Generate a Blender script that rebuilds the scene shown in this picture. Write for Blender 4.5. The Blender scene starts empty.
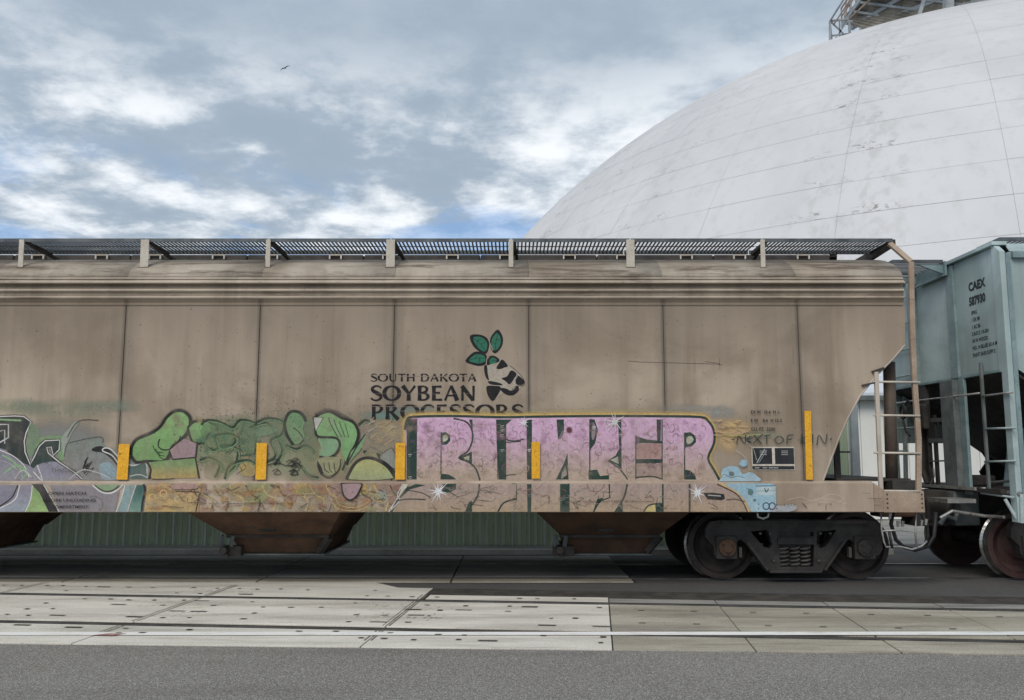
import bpy, bmesh, math, random
from mathutils import Vector, Matrix
from mathutils.geometry import tessellate_polygon
random.seed(7)
S = bpy.context.scene
COL = S.collection
# ------------------------------------------------------------------ camera, sky, sun, exposure
F, PITCH, EYE, CAMY = 860.0, math.radians(7.1), 1.49, -11.6
cd = bpy.data.cameras.new('camera'); cam = bpy.data.objects.new('camera', cd); COL.objects.link(cam)
cam.location = (0, CAMY, EYE); cam.rotation_euler = (math.radians(90) + PITCH, 0, 0)
cd.sensor_width = 36; cd.lens = F / 1024 * 36; cd.clip_start = .1; cd.clip_end = 3000
S.camera = cam
S.render.resolution_x = 1024; S.render.resolution_y = 700
S.view_settings.view_transform = 'Standard'; S.view_settings.look = 'None'
S.view_settings.exposure = 0.42; S.view_settings.gamma = 1
try: S.cycles.transparent_max_bounces = 48
except Exception: pass

def nd(nt, t, loc=None, **kw):
    n = nt.nodes.new(t)
    for k, v in kw.items(): setattr(n, k, v)
    return n
def math_(nt, op, a, b=None, c=None, clamp=False):
    n = nt.nodes.new('ShaderNodeMath'); n.operation = op; n.use_clamp = clamp
    for i, s in enumerate((a, b, c)):
        if s is None: continue
        if hasattr(s, 'is_output'): nt.links.new(s, n.inputs[i])
        else: n.inputs[i].default_value = s
    return n.outputs[0]
def vmul(nt, vec, s, off=(0, 0, 0)):
    n = nt.nodes.new('ShaderNodeMapping'); nt.links.new(vec, n.inputs[0]); n.inputs['Scale'].default_value = s
    n.inputs['Location'].default_value = off
    return n.outputs[0]
def noise(nt, vec, scale, detail=4, rough=.55, dist=0):
    n = nt.nodes.new('ShaderNodeTexNoise'); nt.links.new(vec, n.inputs['Vector'])
    n.inputs['Scale'].default_value = scale; n.inputs['Detail'].default_value = detail
    n.inputs['Roughness'].default_value = rough; n.inputs['Distortion'].default_value = dist
    return n.outputs['Fac']
def rng(nt, s, a, b, c=0, d=1):
    n = nt.nodes.new('ShaderNodeMapRange'); n.interpolation_type = 'SMOOTHSTEP'
    nt.links.new(s, n.inputs[0])
    for i, v in enumerate((a, b, c, d)): n.inputs[i + 1].default_value = v
    return n.outputs[0]
def mix(nt, f, a, b, bt='MIX'):
    n = nt.nodes.new('ShaderNodeMix'); n.data_type = 'RGBA'; n.blend_type = bt
    for i, s in ((0, f), (6, a), (7, b)):
        if hasattr(s, 'is_output'): nt.links.new(s, n.inputs[i])
        elif i == 0: n.inputs[0].default_value = s
        else: n.inputs[i].default_value = (s[0], s[1], s[2], 1)
    return n.outputs[2]

SUN_EL, SUN_ROT = math.radians(43), math.radians(205)      # sun behind the camera, high, veiled by cloud
w = bpy.data.worlds.new('World'); S.world = w; w.use_nodes = True
nt = w.node_tree; nt.nodes.clear()
out = nd(nt, 'ShaderNodeOutputWorld'); bg = nd(nt, 'ShaderNodeBackground'); nt.links.new(bg.outputs[0], out.inputs[0])
bg.inputs[1].default_value = 0.1
sky = nd(nt, 'ShaderNodeTexSky'); sky.sky_type = 'NISHITA'; sky.sun_disc = False
sky.sun_elevation = SUN_EL; sky.sun_rotation = SUN_ROT
geo = nd(nt, 'ShaderNodeTexCoord')
sep = nd(nt, 'ShaderNodeSeparateXYZ'); nt.links.new(geo.outputs['Generated'], sep.inputs[0])
zz = math_(nt, 'MAXIMUM', sep.outputs[2], 0.0)
zd = math_(nt, 'ADD', zz, 0.14)
cmb = nd(nt, 'ShaderNodeCombineXYZ')
nt.links.new(math_(nt, 'DIVIDE', sep.outputs[0], zd), cmb.inputs[0]); nt.links.new(math_(nt, 'DIVIDE', sep.outputs[1], zd), cmb.inputs[1])
OB, OM, OG = (9.04, .93, 0), (25.97, 14.18, 0), (28.96, 13.08, 0)
P = cmb.outputs[0]                                           # a flat cloud layer overhead, seen in perspective
big = noise(nt, vmul(nt, P, (1, 1, 1), OB), 0.62, 3, .5, .2)
mid = noise(nt, vmul(nt, P, (1, 1, 1), OM), 1.35, 9, .56, .25)
fine = noise(nt, vmul(nt, P, (1, 1, 1), (1.3, 5.2, 0)), 4.6, 10, .62, .1)
shape = math_(nt, 'ADD', math_(nt, 'MULTIPLY', mid, .60), math_(nt, 'MULTIPLY', fine, .40))
cl = mix(nt, rng(nt, shape, .40, .60), (2.7, 3.35, 4.1), (4.5, 5.05, 5.65))
cl = mix(nt, math_(nt, 'MULTIPLY', rng(nt, big, .40, .56), .65), cl, (2.65, 3.3, 4.05))
low = rng(nt, sep.outputs[2], .47, .33)                       # thinner, broken, brighter cloud low down
bright = math_(nt, 'MULTIPLY', rng(nt, shape, .46, .60), low)
cl = mix(nt, bright, cl, (7.3, 7.6, 7.9))
gapn = noise(nt, vmul(nt, P, (1, 1, 1), OG), 1.1, 8, .58, .3)
gap = math_(nt, 'MULTIPLY', rng(nt, gapn, .48, .58), rng(nt, sep.outputs[2], .34, .27))
skyb = mix(nt, .8, sky.outputs[0], (1.4, 3.1, 6.1))
cl = mix(nt, math_(nt, 'MULTIPLY', gap, .6), cl, skyb)
nt.links.new(cl, bg.inputs[0])

sd = bpy.data.lights.new('sun', 'SUN'); sun = bpy.data.objects.new('sun', sd); COL.objects.link(sun)
sd.energy = 1.5; sd.angle = math.radians(32); sd.color = (1, .935, .85)
az = SUN_ROT
dvec = Vector((math.sin(az) * math.cos(SUN_EL), math.cos(az) * math.cos(SUN_EL), math.sin(SUN_EL)))
sun.rotation_euler = dvec.to_track_quat('Z', 'Y').to_euler()

# ------------------------------------------------------------------ photograph pixel -> point on a real plane of the place
cp, sp_ = math.cos(PITCH), math.sin(PITCH)
def ray(u, v):
    a = (u - 512) / F; b = (350 - v) / F
    return Vector((a, cp - b * sp_, sp_ + b * cp))
def onY(u, v, Y):
    q = ray(u, v); t = (Y - CAMY) / q.y
    return Vector((q.x * t, Y, EYE + q.z * t))
def onX(u, v, X):
    q = ray(u, v); t = X / q.x
    return Vector((X, CAMY + q.y * t, EYE + q.z * t))
def onG(u, v, Z=0.0):
    q = ray(u, v); t = (Z - EYE) / q.z
    return Vector((q.x * t, CAMY + q.y * t, Z))
def zv(v, Y): return onY(512, v, Y).z
def xu(u, v, Y): return onY(u, v, Y).x

# ------------------------------------------------------------------ materials
def newmat(name):
    m = bpy.data.materials.new(name); m.use_nodes = True
    n = m.node_tree; b = n.nodes['Principled BSDF']
    g = nd(n, 'ShaderNodeNewGeometry')
    return m, n, b, g.outputs['Position']
def bump(n, b, h, s, d=.01):
    k = nd(n, 'ShaderNodeBump'); k.inputs['Strength'].default_value = s; k.inputs['Distance'].default_value = d
    n.links.new(h, k.inputs['Height']); n.links.new(k.outputs[0], b.inputs['Normal'])
def worn(name, c1, c2, scale=1.5, sc=(1, 1, 1), rough=.6, metal=0, spot=None, spot_t=(.62, .72), spot_s=6, grain=.12, bs=.15, bscale=60, spec=.35):
    m, n, b, p = newmat(name)
    q = vmul(n, p, sc)
    c = mix(n, rng(n, noise(n, q, scale, 6, .6), .35, .66), c1, c2)
    if spot: c = mix(n, rng(n, noise(n, q, spot_s, 7, .65, .3), *spot_t), c, spot)
    gr = noise(n, p, bscale, 3, .6)
    c = mix(n, grain, c, mix(n, rng(n, gr, .3, .7), (0, 0, 0), (1, 1, 1)), 'OVERLAY')
    n.links.new(c, b.inputs['Base Color'])
    b.inputs['Roughness'].default_value = rough; b.inputs['Metallic'].default_value = metal
    b.inputs['Specular IOR Level'].default_value = spec
    if bs: bump(n, b, gr, bs, .004)
    return m
SEAM0, SEAMP = None, None
def streaky(nt_, n, p, c1, c2, seams=False, low=None):
    """dirty painted sheet steel: vertical runs, blotches, fine specks"""
    st = noise(n, vmul(n, p, (3.2, 3.2, .22)), 1.0, 7, .62)
    st2 = noise(n, vmul(n, p, (17, 17, .55), (3, 0, 1)), 1.0, 5, .6)
    bl = noise(n, vmul(n, p, (.55, .5, .8), (5, 0, 2)), 1.0, 5, .6, .5)
    c = mix(n, rng(n, st, .32, .68), c1, c2)
    dk = tuple(x * .66 for x in c1)
    lt = tuple(min(1, x * 1.3) for x in c2)
    c = mix(n, math_(n, 'MULTIPLY', rng(n, st2, .50, .74), .3), c, dk)
    c = mix(n, math_(n, 'MULTIPLY', rng(n, st2, .46, .26), .22), c, lt)
    bw = noise(n, vmul(n, p, (1.3, 1.3, .35), (8, 3, 5)), 1.0, 4, .5, .3)
    c = mix(n, math_(n, 'MULTIPLY', rng(n, bw, .42, .62), .6), c, tuple(x * 1.18 for x in c2))
    c = mix(n, math_(n, 'MULTIPLY', rng(n, bl, .44, .64), .55), c, (dk[0] * 1.05, dk[1], dk[2] * .92))
    sx = nd(n, 'ShaderNodeSeparateXYZ'); n.links.new(p, sx.inputs[0])
    if seams:
        tg_ = math_(n, 'ADD', sx.outputs[2], math_(n, 'MULTIPLY', math_(n, 'SUBTRACT', st, .5), 2.2))
        c = mix(n, math_(n, 'MULTIPLY', rng(n, tg_, 2.1, 3.5), .6), c, (.20, .16, .118))
        # grime that has collected along each weld
        t = math_(n, 'DIVIDE', math_(n, 'SUBTRACT', sx.outputs[0], SEAM0), SEAMP)
        fr = math_(n, 'ABSOLUTE', math_(n, 'SUBTRACT', math_(n, 'FRACT', math_(n, 'ADD', t, .5)), .5))
        fr = math_(n, 'ADD', fr, math_(n, 'MULTIPLY', math_(n, 'SUBTRACT', st2, .5), .03))
        c = mix(n, math_(n, 'MULTIPLY', rng(n, fr, .030, .004), .6), c, (.11, .092, .075))
        c = mix(n, math_(n, 'MULTIPLY', math_(n, 'MULTIPLY', rng(n, fr, .16, .02), rng(n, st, .3, .6)), .22), c, (.09, .078, .066))
    sk = noise(n, p, 34, 2, .5)
    c = mix(n, math_(n, 'MULTIPLY', rng(n, sk, .70, .76), .55), c, (.05, .042, .035))
    return c, st, sx
def streak_mat(name, c1, c2, seams=False, rough=.62, rust=0):
    m, n, b, p = newmat(name)
    c, st, sx = streaky(None, n, p, c1, c2, seams)
    if rust:
        rn = noise(n, vmul(n, p, (.9, 5, 7), (3, 3, 3)), 1.0, 7, .68, .4)
        c = mix(n, math_(n, 'MULTIPLY', rng(n, rn, .50, .66), rust), c, (.085, .055, .038))
    n.links.new(c, b.inputs['Base Color']); b.inputs['Roughness'].default_value = rough
    b.inputs['Specular IOR Level'].default_value = .25
    bump(n, b, noise(n, vmul(n, p, (1.2, 1, .6)), 1.0, 3, .5), .5, .03)
    return m
SIDEY, SILLY = -1.6, -1.64
SEAM0 = xu(121, 400, SIDEY); SEAMP = (xu(801, 400, SIDEY) - SEAM0) / 5
TAN1, TAN2 = (.285, .226, .170), (.435, .357, .278)
M = {}
M['side'] = streak_mat('tan_car_side', TAN1, TAN2, True)
M['tan'] = streak_mat('tan_steel', (.36, .305, .255), (.50, .44, .375))
M['roof'] = streak_mat('tan_roof', (.30, .25, .195), (.44, .385, .315), rust=.75)
M['chord'] = streak_mat('shaded_tan_chord', (.21, .172, .132), (.32, .265, .205), rust=.6)  # rusty tan, darkened to paint in the shade between the lips
M['lip'] = streak_mat('lit_tan_lip', (.36, .305, .24), (.50, .43, .35), rust=.5)  # rusty tan, lightened to paint in the sky light on the lips
M['post'] = worn('pale_tan_bracket', (.50, .45, .38), (.60, .55, .47), 6, rough=.6, spot=(.3, .22, .15))
M['sill'] = streak_mat('tan_sill', (.32, .25, .19), (.45, .365, .285))
M['pinktan'] = worn('pinkish_tan_paint', (.30, .222, .162), (.40, .31, .235), 3, rough=.6, spot=(.12, .08, .06), spot_t=(.66, .72), spot_s=9)
M['rust'] = worn('rusty_brown_steel', (.07, .042, .028), (.125, .07, .042), 3, rough=.85, spot=(.05, .035, .03), spot_s=4, bs=.3)
M['dark'] = worn('grimy_black_iron', (.03, .027, .025), (.06, .052, .046), 5, rough=.7, spot=(.11, .075, .05), spot_t=(.64, .76), bs=.3)
M['truckiron'] = worn('grimy_truck_casting', (.035, .032, .03), (.062, .057, .052), 5, rough=.65, spot=(.14, .10, .07), spot_t=(.62, .75), bs=.4)
M['spring'] = worn('dusty_spring_steel', (.075, .07, .062), (.13, .12, .105), 8, rough=.6)
M['joint'] = worn('dark_joint', (.11, .092, .074), (.15, .125, .10), 4, rough=.9)
M['grate'] = worn('galvanised_grating', (.075, .085, .095), (.13, .145, .155), 5, rough=.5, metal=.3)
M['steel'] = worn('bare_steel', (.34, .33, .31), (.5, .49, .47), 7, rough=.4, metal=.6, spot=(.2, .13, .08))
M['tread'] = worn('polished_wheel_tread', (.3, .29, .28), (.45, .44, .43), 7, rough=.25, metal=.9)
M['wheel'] = worn('wheel_steel', (.032, .027, .025), (.06, .047, .04), 5, rough=.65, metal=.2, spot=(.11, .06, .04))
M['redwheel'] = worn('reddish_wheel_steel', (.05, .027, .024), (.075, .038, .032), 5, rough=.6)
M['yellow'] = worn('reflective_yellow', (.72, .36, .02), (.80, .42, .03), 8, rough=.45, spot=(.22, .11, .03), spot_t=(.58, .68), spot_s=11, grain=.3)
M['black'] = worn('black_stencil_ground', (.02, .021, .024), (.035, .036, .04), 5, rough=.45)
M['blue'] = streak_mat('pale_blue_green_steel', (.345, .445, .455), (.45, .545, .55), rough=.5)
M['bluepost'] = worn('blue_green_post', (.17, .24, .25), (.245, .325, .335), 4, rough=.5, spot=(.09, .07, .06), spot_t=(.66, .75))
M['bluegrey'] = worn('grey_blue_rung', (.33, .40, .40), (.45, .52, .52), 6, rough=.5, spot=(.1, .08, .06))
M['greyiron'] = worn('grey_frame_iron', (.10, .115, .115), (.165, .18, .175), 5, rough=.6, spot=(.06, .05, .045))
M['white'] = worn('white_wall_cladding', (.70, .70, .665), (.78, .78, .75), 1.2, (1, 1, .3), rough=.6, spot=(.5, .5, .45), spot_t=(.66, .8), grain=.06)
M['greyroof'] = worn('pale_grey_roof', (.52, .56, .6), (.62, .66, .7), 2, rough=.5)
M['greenpan'] = None
M['hose'] = worn('black_rubber', (.018, .018, .018), (.03, .03, .03), 8, rough=.5)
M['bird'] = worn('bird_feathers', (.08, .09, .10), (.14, .15, .16), 20, rough=.9)
M['rock'] = None
DOME_C, DOME_R = (34.5, 54.0, -13.6), 45.9
def dome_mat():
    m, n, b, p = newmat('weathered_dome_membrane')
    c = mix(n, rng(n, noise(n, vmul(n, p, (.16, .16, .05)), 1, 6, .6, .4), .3, .7), (.56, .565, .58), (.635, .635, .645))
    run = noise(n, vmul(n, p, (1.6, 1.6, .10), (2, 1, 0)), 1, 6, .62)
    c = mix(n, math_(n, 'MULTIPLY', rng(n, run, .48, .72), .22), c, (.42, .41, .40))
    fl = noise(n, vmul(n, p, (.5, .5, 1.1), (9, 1, 0)), 1, 5, .6, .2)
    sk = noise(n, vmul(n, p, (3.0, 3.0, 5.5)), 1, 6, .75)
    flk = math_(n, 'MULTIPLY', rng(n, fl, .40, .52), rng(n, sk, .53, .60))
    sxyz = nd(n, 'ShaderNodeSeparateXYZ'); n.links.new(p, sxyz.inputs[0])
    azs = math_(n, 'ARCTAN2', math_(n, 'SUBTRACT', sxyz.outputs[1], DOME_C[1]), math_(n, 'SUBTRACT', sxyz.outputs[0], DOME_C[0]))
    msk = None
    for (u_, v_), wd_, am in (((848, 190), .075, 1.0), ((700, 130), .06, .6), ((600, 200), .05, .5), ((560, 215), .05, .9), ((640, 120), .04, .6)):
        q = ray(u_, v_); o = Vector((0, CAMY, EYE)) - Vector(DOME_C); bb = q.dot(o) / q.length; disc = bb * bb - o.length_squared + DOME_R ** 2
        t = (-bb - math.sqrt(max(0, disc))) / q.length; h = Vector((0, CAMY, EYE)) + q * t
        a0 = math.atan2(h.y - DOME_C[1], h.x - DOME_C[0])
        mm = math_(n, 'MULTIPLY', rng(n, math_(n, 'ABSOLUTE', math_(n, 'SUBTRACT', azs, a0)), wd_, wd_ * .3), am)
        msk = mm if msk is None else math_(n, 'MAXIMUM', msk, mm)
    elv = math_(n, 'ARCSINE', math_(n, 'DIVIDE', math_(n, 'SUBTRACT', sxyz.outputs[2], DOME_C[2]), DOME_R + .01))
    e0_ = math.asin(13.6 / DOME_R); fr_ = math_(n, 'FRACT', math_(n, 'DIVIDE', math_(n, 'SUBTRACT', elv, e0_), (math.radians(83) - e0_) / 26))
    row0 = noise(n, vmul(n, p, (.35, .35, .35), (4, 4, 1)), 1, 3, .5)
    row = math_(n, 'ADD', math_(n, 'MULTIPLY', rng(n, fr_, .5, .03), .22), math_(n, 'MULTIPLY', row0, .6))
    flk = math_(n, 'MULTIPLY', math_(n, 'MULTIPLY', flk, msk), rng(n, row, .36, .46))
    c = mix(n, math_(n, 'MULTIPLY', flk, .85), c, (.22, .20, .19))
    c = mix(n, math_(n, 'MULTIPLY', math_(n, 'MULTIPLY', msk, rng(n, run, .45, .65)), .3), c, (.42, .41, .40))
    n.links.new(c, b.inputs['Base Color']); b.inputs['Roughness'].default_value = .75
    b.inputs['Specular IOR Level'].default_value = .2
    bump(n, b, noise(n, vmul(n, p, (.7, .7, .4)), 1, 4, .5), .35, .12)
    return m
M['dome'] = dome_mat()
M['domejoint'] = worn('dome_joint_sealant', (.50, .50, .51), (.58, .58, .59), .8, rough=.9, spot=(.22, .2, .2), spot_t=(.55, .60), spot_s=.35)
def green_mat():
    m, n, b, p = newmat('green_corrugated_sheet')
    c = mix(n, rng(n, noise(n, vmul(n, p, (6, 6, .8)), 1, 6, .6), .35, .65), (.52, .62, .44), (.62, .72, .54))
    c = mix(n, math_(n, 'MULTIPLY', rng(n, noise(n, vmul(n, p, (14, 14, 3)), 1, 4, .6), .56, .7), .4), c, (.25, .3, .25))
    n.links.new(c, b.inputs['Base Color']); b.inputs['Roughness'].default_value = .55
    return m
M['greenpan'] = green_mat()
M['greenrib'] = worn('pale_green_rib', (.76, .80, .74), (.8, .84, .78), 6, rough=.6)
def asphalt(name, c1, c2, chip, chipamt, crack=0):
    m, n, b, p = newmat(name)
    base = mix(n, rng(n, noise(n, p, .5, 5, .6), .3, .7), c1, c2)
    v = nd(n, 'ShaderNodeTexVoronoi'); v.inputs['Scale'].default_value = 165; n.links.new(p, v.inputs['Vector'])
    cs = nd(n, 'ShaderNodeSeparateColor'); n.links.new(v.outputs['Color'], cs.inputs[0])
    base = mix(n, math_(n, 'MULTIPLY', rng(n, cs.outputs[0], .5, .98), chipamt), base, chip)
    base = mix(n, math_(n, 'MULTIPLY', rng(n, cs.outputs[1], .62, .95), .55), base, tuple(x * .35 for x in c1))
    g2 = noise(n, p, 240, 2, .6)
    base = mix(n, .6, base, mix(n, rng(n, g2, .32, .68), (0, 0, 0), (1, 1, 1)), 'OVERLAY')
    sc = math_(n, 'MULTIPLY', rng(n, noise(n, vmul(n, p, (.25, 1.4, 1)), 1, 5, .6), .5, .72), .3)
    base = mix(n, sc, base, tuple(x * .6 for x in c1))
    n.links.new(base, b.inputs['Base Color']); b.inputs['Roughness'].default_value = .85
    bump(n, b, v.outputs['Distance'], .5, .006)
    return m
M['asphalt'] = asphalt('coarse_grey_asphalt', (.172, .157, .136), (.208, .193, .169), (.48, .47, .45), .8)
M['asphalt2'] = asphalt('dark_smooth_asphalt', (.076, .072, .068), (.101, .096, .09), (.19, .19, .2), .35)
def concrete(name, c1, c2, stain, st=.5):
    m, n, b, p = newmat(name)
    c = mix(n, rng(n, noise(n, vmul(n, p, (.8, 2.2, 1)), 1, 6, .62, .3), .3, .7), c1, c2)
    c = mix(n, math_(n, 'MULTIPLY', rng(n, noise(n, vmul(n, p, (.45, 3.2, 1), (4, 2, 0)), 1, 7, .65, .5), .46, .66), st), c, stain)
    c = mix(n, math_(n, 'MULTIPLY', rng(n, noise(n, vmul(n, p, (1.1, 14, 1), (2, 7, 0)), 1, 6, .65), .54, .70), .45), c, stain)
    sk = noise(n, p, 45, 4, .7)
    c = mix(n, math_(n, 'MULTIPLY', rng(n, sk, .60, .70), .5), c, tuple(x * .4 for x in stain))
    c = mix(n, .25, c, mix(n, rng(n, noise(n, p, 130, 2, .6), .3, .7), (0, 0, 0), (1, 1, 1)), 'OVERLAY')
    n.links.new(c, b.inputs['Base Color']); b.inputs['Roughness'].default_value = .8
    bump(n, b, sk, .35, .004)
    return m
M['conc'] = concrete('pale_worn_concrete', (.58, .545, .475), (.73, .69, .615), (.30, .275, .23))
M['conc2'] = concrete('brownish_worn_concrete', (.29, .262, .205), (.45, .41, .335), (.17, .15, .12), .7)
M['conc3'] = concrete('grimy_concrete', (.25, .24, .215), (.34, .325, .30), (.11, .105, .095), .7)
M['filler'] = worn('black_joint_filler', (.04, .036, .031), (.075, .065, .055), 5, rough=.9)
M['rail'] = worn('worn_rail_steel', (.07, .066, .062), (.14, .132, .122), 6, (.4, 4, 1), rough=.4, metal=.5, spot=(.12, .08, .06))
def line_mat():
    m, n, b, p = newmat('worn_white_road_paint')
    c = mix(n, rng(n, noise(n, vmul(n, p, (2.5, 9, 1)), 1, 6, .65), .5, .66), (.86, .85, .82), (.62, .6, .56))
    n.links.new(c, b.inputs['Base Color']); b.inputs['Roughness'].default_value = .6
    t = nd(n, 'ShaderNodeBsdfTransparent'); mx = nd(n, 'ShaderNodeMixShader')
    n.links.new(rng(n, noise(n, vmul(n, p, (4.5, 18, 1), (1, 1, 0)), 1, 7, .75), .64, .68, 0, 1), mx.inputs[0])
    n.links.new(b.outputs[0], mx.inputs[1]); n.links.new(t.outputs[0], mx.inputs[2])
    n.links.new(mx.outputs[0], n.nodes['Material Output'].inputs[0])
    return m
M['line'] = line_mat()
def paint_mat(name='sprayed_paint', wear=(.61, .67), amt=.6, grime=.24):
    m, n, b, p = newmat(name)
    a = nd(n, 'ShaderNodeAttribute'); a.attribute_name = 'col'
    st = noise(n, vmul(n, p, (9, 9, .7)), 1, 6, .62)
    bl = noise(n, vmul(n, p, (3, 3, 2.5)), 1, 5, .6, .5)
    c = mix(n, math_(n, 'MULTIPLY', rng(n, st, .45, .72), grime), a.outputs['Color'], (.20, .165, .13))
    c = mix(n, math_(n, 'MULTIPLY', rng(n, bl, .46, .64), grime * .9), c, (.30, .25, .20))
    c = mix(n, .22, c, mix(n, rng(n, noise(n, p, 19, 5, .7, .8), .32, .68), (.22, .2, .2), (.78, .78, .78)), 'OVERLAY')
    sk = noise(n, p, 75, 3, .65)
    c = mix(n, math_(n, 'MULTIPLY', rng(n, sk, .62, .68), .35), c, (.06, .05, .05))
    n.links.new(c, b.inputs['Base Color']); b.inputs['Roughness'].default_value = .55
    b.inputs['Specular IOR Level'].default_value = .25
    chip = rng(n, noise(n, p, 26, 6, .72), *wear)
    al = math_(n, 'MULTIPLY', a.outputs['Alpha'], math_(n, 'SUBTRACT', 1.0, math_(n, 'MULTIPLY', chip, amt)))
    t = nd(n, 'ShaderNodeBsdfTransparent'); mx = nd(n, 'ShaderNodeMixShader')
    n.links.new(al, mx.inputs[0]); n.links.new(t.outputs[0], mx.inputs[1]); n.links.new(b.outputs[0], mx.inputs[2])
    n.links.new(mx.outputs[0], n.nodes['Material Output'].inputs[0])
    return m
M['paint'] = paint_mat()
M['letter'] = paint_mat('worn_stencil_paint', (.62, .68), .8, .02)
def haze_paint():
    m, n, b, p = newmat('spray_haze')
    a = nd(n, 'ShaderNodeAttribute'); a.attribute_name = 'col'
    n.links.new(a.outputs['Color'], b.inputs['Base Color']); b.inputs['Roughness'].default_value = .7
    k = noise(n, vmul(n, p, (6, 6, 5)), 1, 8, .75)
    al = math_(n, 'MULTIPLY', a.outputs['Alpha'], rng(n, k, .30, .52))
    t = nd(n, 'ShaderNodeBsdfTransparent'); mx = nd(n, 'ShaderNodeMixShader')
    n.links.new(al, mx.inputs[0]); n.links.new(t.outputs[0], mx.inputs[1]); n.links.new(b.outputs[0], mx.inputs[2])
    n.links.new(mx.outputs[0], n.nodes['Material Output'].inputs[0])
    return m
M['haze'] = haze_paint()

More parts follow.
